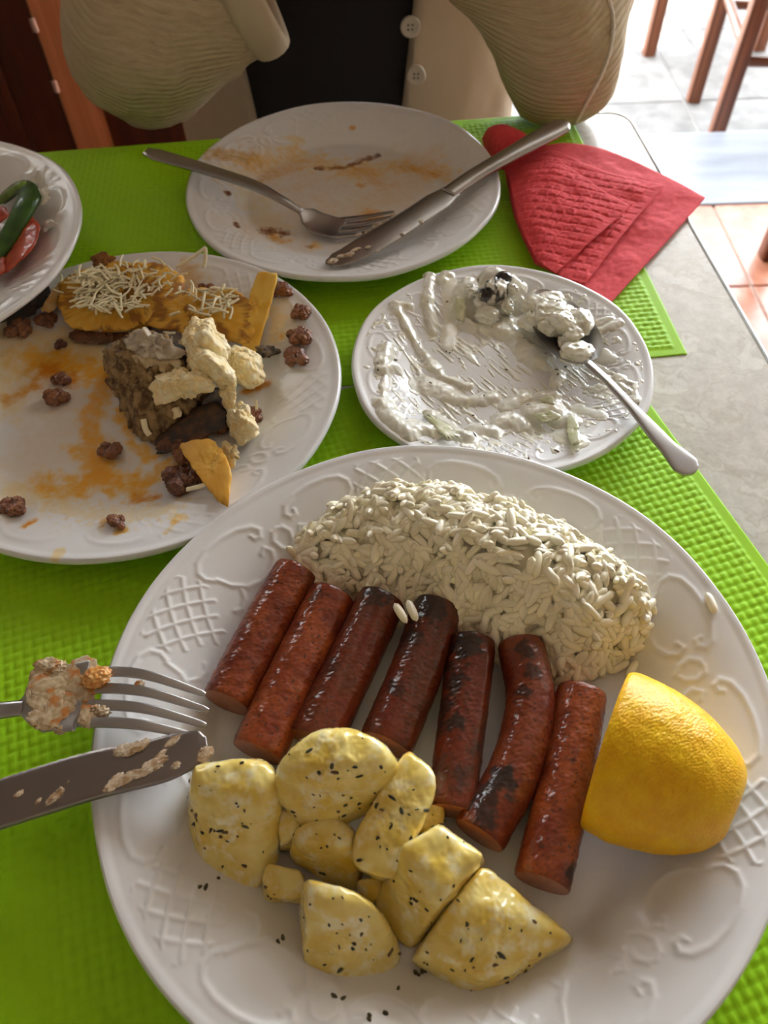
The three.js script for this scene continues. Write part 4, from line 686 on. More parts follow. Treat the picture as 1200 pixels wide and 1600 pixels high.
// ------------------------------------------------------------------ yoghurt dip
const dipMat = vc(0.3, { clearcoat: 0.9, clearcoatRoughness: 0.08 });
{
  const D = dTz, R = rng(5);
  const S = [ // strokes: pixels, radius (mm), height (mm)
    [[[672, 432], [668, 470], [676, 518]], 4.5, 2.6], [[[690, 438], [700, 430]], 5, 2.4], [[[617, 476], [632, 505], [655, 545], [690, 590], [730, 605]], 4.2, 2.2], [[[617, 476], [640, 478]], 3, 2.2],
    [[[605, 545], [600, 580], [612, 575]], 6.5, 4.2], [[[602, 590], [598, 625]], 3.5, 2], [[[600, 632], [612, 652], [640, 676]], 8, 3.8], [[[640, 665], [690, 676], [730, 685]], 7.5, 3.4], [[[675, 650], [700, 668], [728, 684]], 6, 4.6], [[[740, 672], [772, 676]], 6, 3.0],
    [[[700, 620], [730, 628], [770, 622]], 6, 2.4], [[[660, 600], [690, 610]], 9, 1.4], [[[735, 455], [750, 480], [790, 480], [800, 455]], 11, 5], [[[770, 440], [790, 450], [770, 480]], 12, 8.5], [[[720, 462], [715, 500], [740, 512]], 7, 3.8], [[[760, 510], [800, 525], [820, 545], [845, 560]], 9, 4.2],
    [[[790, 505], [820, 520]], 9, 4], [[[840, 470], [860, 480], [880, 500]], 9, 4], [[[820, 560], [850, 570]], 6, 3], [[[835, 645], [860, 640], [885, 660]], 9, 4.2], [[[845, 625], [862, 620]], 6, 3.4], [[[780, 660], [800, 655], [815, 665]], 7, 2.4], [[[868, 600], [872, 585]], 5, 2.4], [[[790, 635], [820, 620]], 6, 1.6],
    [[[935, 520], [968, 505]], 4, 1.8], [[[930, 510], [950, 500]], 4, 1.6], [[[965, 590], [990, 600], [995, 625]], 3, 1.2], [[[940, 610], [965, 600], [985, 612]], 3, 1.0], [[[900, 640], [940, 650]], 5, 0.9], [[[880, 680], [900, 690]], 8, 1.4], [[[905, 545], [950, 560]], 6, 0.9], [[[700, 440], [705, 500], [700, 540]], 7, 0.9],
  ].map(([p, r, h]) => ({ q: p.map(([x, y]) => D.at(x, y)), r: r / 1000, h: h / 1000 }));
  const n = 280, half = 0.094, pos = [], idx = [], th = new Float32Array((n + 1) * (n + 1));
  for (let j = 0; j <= n; j++) for (let i = 0; i <= n; i++) {
    const x = D.x + (i / n * 2 - 1) * half, z = D.z + (j / n * 2 - 1) * half, rr = Math.hypot(x - D.x, z - D.z), w = 0.0026 * fbm(x * 90, 3, z * 90, 2);
    let s = 0;
    for (const k of S) { let d = 1e9; for (let m = 0; m < k.q.length - 1; m++) d = Math.min(d, segDist(x, z, k.q[m].x, k.q[m].z, k.q[m + 1].x, k.q[m + 1].z)); d = (d + w) / k.r; if (d < 1) s += (k.h * (1 - d * d)) ** 3; }
    s = Math.cbrt(s);
    // wiped film with spoon streaks
    const a = (x * 0.55 + z * 0.83), b = (x * 0.83 - z * 0.55), film = fbm(a * 34, 8, b * 300, 3) + 0.45 * fbm(x * 45, 12, z * 45, 3);
    const f = rr < 0.078 ? 0.00065 * clamp(film * 1.8 + 0.05, 0, 1) * (1 - smoothstep(rr, 0.066, 0.078)) : 0;
    const rimf = rr > 0.05 && rr < 0.088 ? 0.0007 * clamp(fbm(x * 90, 15, z * 90, 3) * 2.2 - 0.35, 0, 1) : 0;
    s = Math.max(s, f, rimf); if (s > 0.001) s += 0.0005 * fbm(x * 150, 2, z * 150, 2);
    th[j * (n + 1) + i] = s; pos.push(x, D.top(x, z) + (s > 0.00012 ? s : -0.0004), z);
  }
  for (let j = 0; j < n; j++) for (let i = 0; i < n; i++) { const a = j * (n + 1) + i, m = Math.max(th[a], th[a + 1], th[a + n + 1], th[a + n + 2]); if (m > 0.00012) idx.push(a, a + n + 1, a + 1, a + 1, a + n + 1, a + n + 2); }
  const g = indexed(pos, idx);
  paint(g, (x, y, z) => { const a = fbm(x * 70, 4, z * 70, 3); return mix3([0.86, 0.85, 0.75], [0.84, 0.81, 0.64], clamp(0.4 + a * 1.4, 0, 1)); });
  const t = solo('yoghurt_dip', g, dipMat, 'smeared remains of white cucumber yoghurt dip on the small plate', 'dip', null, 'stuff');
  flecks(t, g, 60, 91, 0.0003, 0.0009, 0.5);
  const cuke = vc(0.3, { clearcoat: 0.8, clearcoatRoughness: 0.1 });
  const cu = (pts, seed, label) => piece('cucumber_shred', D, pts, plainColor([0.60, 0.62, 0.34], [0.78, 0.77, 0.56], 140, seed), cuke, { p: 8, detail: 12, rough: 0.0012, freq: 150, seed }, label, 'cucumber', 'cucumber pieces in the dip');
  cu([[884, 652, 0.006], [900, 648, 0.007], [908, 690, 0.006], [890, 696, 0.005], [885, 660, 0.002], [905, 694, 0.002]], 61, 'pale green cucumber stick lying apart on the plate rim'); cu([[832, 648, 0.005], [862, 640, 0.007], [880, 652, 0.006], [850, 662, 0.005], [840, 652, 0.001]], 62, 'cucumber piece in the dip clump near the lying stick');
  cu([[668, 650, 0.004], [690, 655, 0.006], [728, 686, 0.006], [700, 688, 0.005], [680, 672, 0.002]], 63, 'long cucumber sliver in the dip smear opposite the spoon'); cu([[712, 462, 0.005], [728, 466, 0.006], [726, 505, 0.005], [712, 500, 0.004], [718, 480, 0.001]], 64, 'cucumber strip next to the olive'); cu([[836, 462, 0.005], [852, 456, 0.008], [864, 470, 0.008], [852, 482, 0.006], [845, 470, 0.002]], 65, 'cucumber chunk beside the spoon bowl');
  cu([[840, 622, 0.005], [866, 618, 0.006], [868, 632, 0.005], [846, 634, 0.002]], 66, 'small cucumber chunk above the dip clump');
  // olive half covered by dip
  const o = thing('black_olive', D.at(775, 462), 'black olive half covered with yoghurt dip', 'olive');
  part('olive_flesh', paint(clump(D.at(772, 455, 0.010), 0.013, 0.008, 0.009, { turn: 0.9, detail: 16, rough: 0.12, freq: 2, seed: 3 }), (x, y, z) => mix3([0.016, 0.008, 0.010], [0.66, 0.62, 0.50], smoothstep(fbm(x * 130, y * 60, z * 60, 3), 0.06, 0.16))), std(0xffffff, 0.12, { vertexColors: true, clearcoat: 1 }), o);
  part('olive_tip', clump(D.at(786, 435, 0.011), 0.0062, 0.005, 0.0045, { detail: 10, rough: 0.08, seed: 5 }), std(rgb(0.012, 0.008, 0.009), 0.08, { clearcoat: 1 }), o);
  const dollop = (px, py, h, r, seed) => paint(clump(D.at(px, py, h), r, r * 0.7, r * 0.8, { detail: 12, rough: 0.28, freq: 1.5, seed, turn: seed }), plainColor([0.80, 0.77, 0.60], [0.82, 0.80, 0.70], 90));
  part('dip_cover', mergeGeometries([dollop(755, 470, 0.009, 0.007, 1), dollop(800, 452, 0.010, 0.005, 2), dollop(762, 492, 0.007, 0.008, 3), dollop(738, 455, 0.006, 0.006, 4), dollop(790, 478, 0.007, 0.007, 5)]), dipMat, o, 'white yoghurt dip clinging to the olive');
}

// ------------------------------------------------------------------ leftover salad
{
  const D = dSalad, glossy = vc(0.4, { specularIntensity: 0.6, clearcoat: 0.35, clearcoatRoughness: 0.12 });
  const strip = (pts, w, h, color, label) => {
    const path = curve(pts.map(([x, y, hh]) => D.at(x, y, hh)), 30), g = sweep(path, V(0, 1, 0), (t) => oval(w * (0.8 + 0.2 * Math.sin(t * 3)), h, 18, 0.8, -18)); return solo('pepper_slice', paint(g, color), glossy, label, 'pepper', 'green pepper slices');
  };
  strip([[-30, 425, 0.014], [8, 378, 0.018], [38, 322, 0.019], [46, 304, 0.016], [32, 291, 0.013], [8, 308, 0.007]], 0.0078, 0.0036, plainColor([0.020, 0.075, 0.008], [0.045, 0.14, 0.014], 90), 'dark green bell pepper slice curled over the tomato');
  strip([[-30, 330, 0.010], [0, 312, 0.012], [24, 295, 0.016], [36, 290, 0.018], [42, 300, 0.012]], 0.0050, 0.0025, plainColor([0.10, 0.20, 0.02], [0.20, 0.32, 0.05], 90), 'light green bell pepper slice with its pale inner side up');
  const tom = (pts, seed, label) => piece('tomato_wedge', D, pts, plainColor([0.45, 0.040, 0.014], [0.66, 0.13, 0.06], 70, seed), glossy, { p: 9, detail: 20, rough: 0.0015, freq: 90, seed }, label, 'tomato', 'tomato wedges in the salad');
  tom([[6, 396, 0.013], [46, 336, 0.013], [64, 358, 0.010], [30, 410, 0.010], [4, 432, 0.008], [52, 350, 0.001], [20, 412, 0.001]], 71, 'red tomato wedge under the dark green pepper slice'); tom([[-30, 410, 0.014], [6, 398, 0.014], [10, 425, 0.010], [-20, 445, 0.008], [-10, 420, 0.001], [8, 415, 0.001]], 72, 'dark red tomato wedge cut off at the picture edge beside the other wedge'); tom([[-30, 330, 0.018], [4, 320, 0.02], [18, 335, 0.018], [0, 350, 0.018], [-20, 345, 0.004]], 73, 'pale speckled tomato slice behind the pepper');
  const pale = (pts, seed, label, A = [0.74, 0.70, 0.56], B = [0.82, 0.79, 0.70]) => piece('onion_piece', D, pts, plainColor(A, B, 130, seed), glossy, { p: 9, detail: 14, rough: 0.0035, freq: 130, seed }, label, 'onion', 'pale vegetable pieces in the salad');
  pale([[42, 282, 0.008], [60, 270, 0.010], [72, 285, 0.010], [78, 305, 0.008], [55, 312, 0.008], [48, 295, 0.001]], 81, 'crumbly white piece with a dark speck behind the pepper'); pale([[50, 300, 0.012], [66, 294, 0.014], [82, 310, 0.010], [62, 322, 0.010], [55, 310, 0.001]], 82, 'flat white chunk in front of the crumbly piece');
  pale([[60, 352, 0.004], [84, 345, 0.006], [92, 350, 0.004], [68, 362, 0.003], [70, 352, 0.001]], 83, 'translucent onion sliver beside the tomato wedge', [0.66, 0.66, 0.60], [0.78, 0.78, 0.74]);
}

// ------------------------------------------------------------------ cutlery
const cutlery = std(rgb(0.40, 0.385, 0.37), 0.27, { metalness: 1 });
const wornSteel = std(rgb(0.46, 0.45, 0.44), 0.3, { metalness: 1 });
const pp = (l) => l.map(([x, y, h]) => pix(x, y, h));
const piecewise = (k) => (t) => { for (let i = 1; i < k.length; i++) if (t <= k[i][0]) { const a = k[i - 1], b = k[i], s = (t - a[0]) / (b[0] - a[0]); return lerp(a[1], b[1], s * s * (3 - 2 * s)); } return k[k.length - 1][1]; };
function fork(name, handle, hw, head, headW, tines, tw, label, mat) {
  const hp = pp(handle), t = thing(name, hp[hp.length - 1].clone(), label, 'fork');
  const w = piecewise(hw);
  part('handle', sweep(curve(hp, 48), V(0, 1, 0), (s) => oval(w(s), 0.0016 + 0.0006 * Math.sin(s * Math.PI), 20, 0.75)), mat, t);
  const hh = piecewise(headW);
  part('head', sweep(curve(pp(head), 30), V(0, 1, 0), (s) => oval(hh(s), 0.0011, 28, 0.55, 9 * s)), mat, t);
  for (const [a, b, c] of tines) part('tine', sweep(curve(pp([a, b, c]), 24), V(0, 1, 0), (s) => oval(tw * (1 - 0.45 * s ** 3) * (s > 0.97 ? 0.6 : 1), 0.0011 * (1 - 0.3 * s), 12, 0.6)), mat, t);
  return t;
}
function knife(name, blade, bw, handle, hw, label, mat, serrated) {
  const hp = pp(handle), t = thing(name, hp[hp.length - 1].clone(), label, 'knife'), w = piecewise(bw), h = piecewise(hw), bp = curve(pp(blade), 120);
  part('blade', sweep(bp, V(0, 1, 0), (s) => {
    const k = w(s), teeth = serrated ? 0.00035 * Math.abs(Math.sin(s * 150)) * (s > 0.05 && s < 0.7 ? 1 : 0) : 0, th = 0.0009;
    return [[k, 0], [k * 0.8, th], [0, th * 1.05], [-k * 0.8, th * 0.9], [-k + teeth, 0.0001], [-k + teeth, -0.0001], [-k * 0.8, -th * 0.9], [0, -th * 1.05], [k * 0.8, -th]];
  }), mat, t);
  part('handle', sweep(curve(hp, 60), V(0, 1, 0), (s) => oval(h(s), 0.0020 + 0.0012 * Math.sin(Math.min(1, s * 1.1) * Math.PI * 0.8), 22, 0.8)), mat, t);
  return t;
}
// on the empty plate
fork('fork', [[472, 331, 0.0165], [440, 312, 0.0235], [400, 291, 0.0275], [320, 264, 0.0300], [228, 237, 0.0335]], [[0, 0.0030], [0.25, 0.0036], [0.6, 0.0056], [0.95, 0.0072], [1, 0.0050]],
  [[468, 329, 0.0172], [482, 338, 0.0140], [504, 352, 0.0112], [532, 360, 0.0100]], [[0, 0.0032], [0.35, 0.0095], [0.7, 0.0125], [1, 0.0125]],
  [[[524, 344, 0.0105], [568, 339, 0.0098], [616, 331, 0.0150]], [[526, 353, 0.0100], [568, 348, 0.0095], [611, 339, 0.0145]], [[526, 362, 0.0100], [566, 357, 0.0095], [606, 347, 0.0140]], [[523, 371, 0.0105], [562, 366, 0.0098], [600, 355, 0.0135]]], 0.0022,
  'steel fork lying across the rim of the empty used plate', cutlery);
knife('table_knife', [[706, 298, 0.0262], [660, 330, 0.0252], [600, 368, 0.0240], [550, 396, 0.0228], [509, 413, 0.0215]], [[0, 0.0080], [0.15, 0.0108], [0.6, 0.0112], [0.88, 0.0085], [0.97, 0.0045], [1, 0.0012]],
  [[700, 302, 0.0263], [740, 275, 0.0275], [800, 240, 0.0300], [850, 212, 0.0320], [884, 193, 0.0335]], [[0, 0.0068], [0.3, 0.0072], [0.8, 0.0095], [0.95, 0.0090], [1, 0.0050]], 'steel table knife lying across the empty used plate onto the red napkin', cutlery, false);
// at the large plate, dirty from the meal
{
  const f = fork('fork', [[38, 1106, 0.0370], [-10, 1112, 0.0345], [-120, 1132, 0.0200], [-330, 1170, 0.0085]], [[0, 0.0036], [0.2, 0.0038], [0.6, 0.0060], [0.95, 0.0080], [1, 0.0050]],
    [[30, 1107, 0.0368], [62, 1098, 0.0378], [95, 1092, 0.0392], [132, 1089, 0.0405]], [[0, 0.0036], [0.2, 0.0092], [0.5, 0.0148], [1, 0.0162]],
    [[[120, 1049, 0.0408], [220, 1053, 0.0415], [321, 1085, 0.0345]], [[122, 1074, 0.0404], [222, 1080, 0.0410], [326, 1110, 0.0345]], [[120, 1100, 0.0402], [220, 1106, 0.0408], [322, 1133, 0.0340]], [[118, 1127, 0.0403], [215, 1132, 0.0408], [305, 1150, 0.0345]]], 0.0025,
    'food-smeared fork with its tines on the rim of the large plate', wornSteel);
  const grime = vc(0.4, { clearcoat: 0.6, clearcoatRoughness: 0.2 }), R = rng(8), gs = [];
  for (let k = 0; k < 46; k++) { const u = R() ** 1.3, px = 58 + u * 90 + (R() - 0.5) * 12, py = lerp(1046, 1134, R()) - u * 4, s = 0.0014 + R() * 0.0026; gs.push(clump(pix(px, py, 0.0405 + s * 0.2), s * 1.8, s * 0.22, s * 1.3, { turn: R() * 6, detail: 6, rough: 0.35, freq: 1.6, seed: k })); }
  for (const [px, py, s] of [[66, 1040, 0.0028], [92, 1042, 0.0028], [88, 1046, 0.003], [218, 1069, 0.0016], [160, 1112, 0.0026], [150, 1108, 0.002], [95, 1140, 0.002]]) gs.push(clump(pix(px, py, 0.041), s * 1.3, s * 0.7, s, { detail: 5, rough: 0.6, seed: px }));
  tag(part('food_residue', paint(mergeGeometries(gs), (x, y, z) => mix3(mix3([0.40, 0.27, 0.13], [0.62, 0.50, 0.32], clamp(0.5 + fbm(x * 300, y * 300, z * 300, 3) * 1.5, 0, 1)), [0.50, 0.19, 0.035], smoothstep(fbm(x * 120, 5, z * 120, 3), 0.1, 0.35))), grime, f, 'smeared custard and sauce'), null, null, null, 'stuff');
  part('food_crumb', paint(clump(pix(150, 1058, 0.0435), 0.0062, 0.0032, 0.0048, { turn: 0.3, detail: 10, rough: 0.35, freq: 2.6, seed: 4 }), plainColor([0.70, 0.26, 0.03], [0.80, 0.45, 0.14], 300)), grime, f, 'orange crumb');
  const k = knife('table_knife', [[-70, 1279, 0.0335], [0, 1256, 0.0355], [142, 1212, 0.0385], [244, 1189, 0.0395], [300, 1172, 0.0395], [325, 1170, 0.0390]], [[0, 0.0105], [0.3, 0.0108], [0.62, 0.0100], [0.85, 0.0082], [0.96, 0.0056], [1, 0.0016]],
    [[-60, 1276, 0.0338], [-150, 1304, 0.0250], [-260, 1340, 0.0150], [-370, 1375, 0.0070]], [[0, 0.0075], [0.3, 0.0080], [0.8, 0.0100], [0.95, 0.0090], [1, 0.0050]], 'food-smeared table knife with its rounded tip over the large plate', std(rgb(0.30, 0.265, 0.25), 0.32, { metalness: 1 }), true);
  const ks = [];
  for (const [px, py, s, l] of [[322, 1176, 0.0032, 1.2], [318, 1184, 0.0025, 1.4], [205, 1170, 0.003, 1.8], [190, 1172, 0.0028, 1.5], [222, 1164, 0.0022, 2], [240, 1195, 0.003, 2.4], [180, 1222, 0.0028, 2.2], [200, 1215, 0.0024, 2.4], [88, 1244, 0.0024, 2.4], [96, 1236, 0.002, 1.6], [275, 1196, 0.0018, 1.3], [225, 1206, 0.0022, 3], [270, 1158, 0.0018, 2.6], [30, 1240, 0.0012, 2.4], [62, 1250, 0.001, 2.5], [250, 1180, 0.0014, 3], [110, 1220, 0.001, 2]]) {
    ks.push(clump(pix(px, py, 0.0406 - Math.max(0, 210 - px) * 0.0000185), s * l * 0.75, s * 0.14, s * 0.8, { turn: 0.3 + (px % 7) * 0.1, detail: 7, rough: 0.6, seed: py }));
  }
  tag(part('food_residue', paint(mergeGeometries(ks), plainColor([0.36, 0.21, 0.09], [0.66, 0.54, 0.38], 200)), grime, k, 'smeared custard and sauce'), null, null, null, 'stuff');
}
// residue on the far fork and knife
// spoon in the dip
{
  const hp = pp([[918, 566, 0.0230], [950, 596, 0.0245], [995, 645, 0.0250], [1035, 690, 0.0245], [1062, 718, 0.0235], [1083, 740, 0.0225]]), w = piecewise([[0, 0.0024], [0.3, 0.0028], [0.6, 0.0052], [0.88, 0.0080], [0.97, 0.0062], [1, 0.0020]]);
  const t = thing('teaspoon', dTz.at(882, 512), 'steel spoon loaded with yoghurt dip, its handle over the place mat edge', 'spoon');
  part('handle', sweep(curve(hp, 60), V(0, 1, 0), (s) => oval(w(s), 0.0013 + 0.0003 * Math.sin(s * 3), 20, 0.75, 6 * s)), wornSteel, t);
  const neck = hp[0], tip = pix(846, 456, 0.0200), c = neck.clone().lerp(tip, 0.52), A = tip.clone().sub(neck).multiplyScalar(0.52), B = V(-A.z, 0, A.x).normalize().multiplyScalar(0.0195), pos = [], idx = [], NR = 12, NA = 40;
  for (const side of [0, 1]) for (let i = 0; i <= NR; i++) for (let k = 0; k < NA; k++) {
    const r = i / NR, a = k / NA * 2 * Math.PI, ca = Math.cos(a), q = c.clone().addScaledVector(A, ca * r).addScaledVector(B, Math.sin(a) * r * (1 - 0.18 * ca * r)); pos.push(q.x, q.y - 0.0075 * (1 - r * r) - side * 0.0009, q.z);
  }
  const row = (NR + 1) * NA;
  for (const s of [0, 1]) for (let i = 0; i < NR; i++) for (let k = 0; k < NA; k++) { const a = s * row + i * NA + k, b = s * row + i * NA + (k + 1) % NA; s ? idx.push(a, b, a + NA, b, b + NA, a + NA) : idx.push(a, a + NA, b, b, a + NA, b + NA); }
  for (let k = 0; k < NA; k++) { const a = NR * NA + k, b = NR * NA + (k + 1) % NA; idx.push(a, b, a + row, b, b + row, a + row); }
  part('bowl', indexed(pos, idx), wornSteel, t);
  const R = rng(3), gs = [];
  for (let k = 0; k < 20; k++) { const u = (R() * 2 - 1) * 0.75, v = (R() * 2 - 1) * 0.75; const q = c.clone().addScaledVector(A, u - 0.05).addScaledVector(B, v * 0.9 - 0.18), s = 0.0055 + R() * 0.004; q.y += -0.003 + 0.008 * (1 - u * u) * R(); gs.push(clump(q, s * 1.25, s * 0.6, s, { detail: 10, rough: 0.3, freq: 1.1, seed: k * 2.3, turn: k })); }
  const lumpy = paint(mergeGeometries(gs), (x, y, z) => mix3(mix3([0.80, 0.77, 0.58], [0.82, 0.80, 0.70], clamp(0.5 + fbm(x * 120, y * 120, z * 120, 3), 0, 1)), [0.52, 0.54, 0.26], smoothstep(fbm(x * 150, y * 150 + 8, z * 150, 2), 0.28, 0.42) * 0.6));
  const d = part('dip_portion', lumpy, dipMat, t, 'white dip with cucumber and dill'); tag(d, null, null, null, 'stuff');
  flecks(d, lumpy, 12, 17, 0.0006, 0.0016, 0.4);
}
// leftovers on the far cutlery
{
  const smear = (parentName, list, label) => {
    const o = scene.children.find((c) => c.name === parentName), gs = list.map(([px, py, h, s, l], k) => clump(pix(px, py, h), s * l, s * 0.5, s, { turn: 0.5, detail: 5, rough: 0.55, seed: k + px }));
    tag(part('food_residue', paint(mergeGeometries(gs), plainColor([0.34, 0.20, 0.10], [0.72, 0.62, 0.48], 220)), vc(0.45), o, label), null, null, null, 'stuff');
  };
  smear('table_knife', [[520, 408, 0.0226, 0.0026, 1.6], [545, 398, 0.0238, 0.002, 2], [556, 390, 0.0243, 0.0016, 2.4], [575, 386, 0.0248, 0.0012, 2], [533, 400, 0.0234, 0.0016, 2], [658, 346, 0.0258, 0.0016, 1], [628, 366, 0.0252, 0.0012, 1.2], [590, 392, 0.0235, 0.0012, 1.2]], 'dried sauce scraps');
  smear('fork', [[575, 362, 0.0125, 0.0016, 2], [590, 352, 0.0145, 0.002, 2.4], [605, 345, 0.016, 0.0018, 2.2], [560, 366, 0.0125, 0.0014, 2], [614, 336, 0.0165, 0.0014, 1.6]], 'pale custard scraps between the tines');
}

// ------------------------------------------------------------------ red paper napkin
{
  const redTex = texture(256, 256, (u, v) => { const n = fbm(u * 30, v * 30, 4, 3) * 0.05 + noise(u * 120, v * 120, 2) * 0.02; return [0.90 + n, 0.28 + n * 0.8, 0.31 + n * 0.8]; });
  const red = std(rgb(1, 1, 1), 0.85, { map: redTex, side: THREE.DoubleSide });
  const line = (l) => { const q = l.map(([x, y, h]) => pix(x, y, h)), c = q.length > 2 ? new THREE.CatmullRomCurve3(q, false, 'centripetal') : null; return (t) => (c ? c.getPointAt(t) : q[0].clone().lerp(q[1], t)); };
  function sheet(top, right, bottom, left, n, m, bumpFn, thick = 0.0006) {
    const T = line(top), Rr = line(right), B = line(bottom), L = line(left), pos = [], uv = [], idx = [];
    for (const s of [0, 1]) for (let j = 0; j <= m; j++) for (let i = 0; i <= n; i++) {
      const u = i / n, v = j / m, p = T(u).multiplyScalar(1 - v).addScaledVector(B(u), v).addScaledVector(L(v), 1 - u).addScaledVector(Rr(v), u)
        .addScaledVector(T(0), -(1 - u) * (1 - v)).addScaledVector(T(1), -u * (1 - v)).addScaledVector(B(0), -(1 - u) * v).addScaledVector(B(1), -u * v);
      pos.push(p.x, p.y + bumpFn(u, v, p.x, p.z) - s * thick, p.z); uv.push(p.x * 9, p.z * 9);
    }
    const w = n + 1, K = w * (m + 1);
    for (const s of [0, 1]) for (let j = 0; j < m; j++) for (let i = 0; i < n; i++) { const a = s * K + j * w + i; s ? idx.push(a, a + 1, a + w, a + 1, a + w + 1, a + w) : idx.push(a, a + w, a + 1, a + 1, a + w, a + w + 1); }
    const rim = []; for (let i = 0; i < n; i++) rim.push(i); for (let j = 0; j < m; j++) rim.push(j * w + n); for (let i = n; i > 0; i--) rim.push(m * w + i); for (let j = m; j > 0; j--) rim.push(j * w);
    rim.forEach((a, k) => { const b = rim[(k + 1) % rim.length]; idx.push(a, b, a + K, b, b + K, a + K); });
    return indexed(pos, idx, uv);
  }
  const wrinkle = (x, z, s) => 0.0022 * fbm(x * 20 + s, 1, z * 20, 2) + 0.0005 * (0.5 - Math.abs(fbm(x * 60 + s, 4, z * 60, 3)) * 2);
  const emboss = (x, z) => { const a = (x * 0.80 + z * 0.60) / 0.0068, b = (x * 0.25 - z * 0.97) / 0.0085; return 0.0009 * (Math.min(1, Math.abs(Math.sin(a * Math.PI)) * 1.8) * Math.min(1, Math.abs(Math.sin(b * Math.PI)) * 1.8)); };
  const t = thing('paper_napkin', pix(930, 340, 0.003), 'crumpled red paper napkin folded at the corner of the table', 'napkin');
  part('layer', sheet([[788, 262, 0.008], [830, 236, 0.012], [870, 224, 0.013], [917, 227, 0.009], [976, 245, 0.006], [1041, 276, 0.005], [1102, 309, 0.004]], [[1102, 309, 0.004], [1030, 390, 0.0035], [955, 472, 0.004]], [[836, 412, 0.005], [869, 428, 0.005], [914, 452, 0.0045], [955, 472, 0.004]], [[788, 262, 0.008], [806, 345, 0.007], [836, 412, 0.005]], 110, 80, (u, v, x, z) => wrinkle(x, z, 0) * Math.min(1, 8 * Math.min(u, 1 - u, v, 1 - v) + 0.3)), red, t);
  part('folded_layer', sheet([[792, 268, 0.011], [830, 245, 0.018], [868, 236, 0.020], [905, 252, 0.017], [960, 272, 0.013], [1038, 290, 0.009]], [[1038, 290, 0.009], [985, 352, 0.0085], [914, 444, 0.007]], [[838, 410, 0.009], [870, 428, 0.009], [892, 438, 0.008], [914, 444, 0.007]], [[792, 268, 0.011], [808, 345, 0.011], [838, 410, 0.009]], 150, 110, (u, v, x, z) => (wrinkle(x, z, 3) + emboss(x, z)) * Math.min(1, 8 * Math.min(u, 1 - u, v, 1 - v) + 0.3)), red, t);
  part('folded_layer', sheet([[794, 272, 0.014], [832, 255, 0.022], [870, 252, 0.024], [905, 272, 0.021], [945, 300, 0.018], [985, 323, 0.014]], [[985, 323, 0.014], [940, 362, 0.015], [868, 427, 0.011]], [[839, 408, 0.012], [850, 415, 0.013], [868, 427, 0.011]], [[794, 272, 0.014], [811, 345, 0.015], [839, 408, 0.012]], 150, 110, (u, v, x, z) => (wrinkle(x, z, 7) * 1.2 + emboss(x, z)) * Math.min(1, 8 * Math.min(u, 1 - u, v, 1 - v) + 0.3)), red, t);
  part('folded_corner', sheet([[753, 216, 0.010], [764, 200, 0.022], [782, 195, 0.026], [808, 202, 0.026], [838, 222, 0.020]], [[838, 222, 0.020], [830, 240, 0.016], [815, 262, 0.010]], [[765, 250, 0.006], [785, 262, 0.008], [815, 262, 0.010]], [[753, 216, 0.010], [758, 235, 0.008], [765, 250, 0.006]], 40, 30, (u, v, x, z) => 0.010 * Math.sin(Math.PI * u) * Math.sin(Math.PI * v) + wrinkle(x, z, 2)), red, t);
}

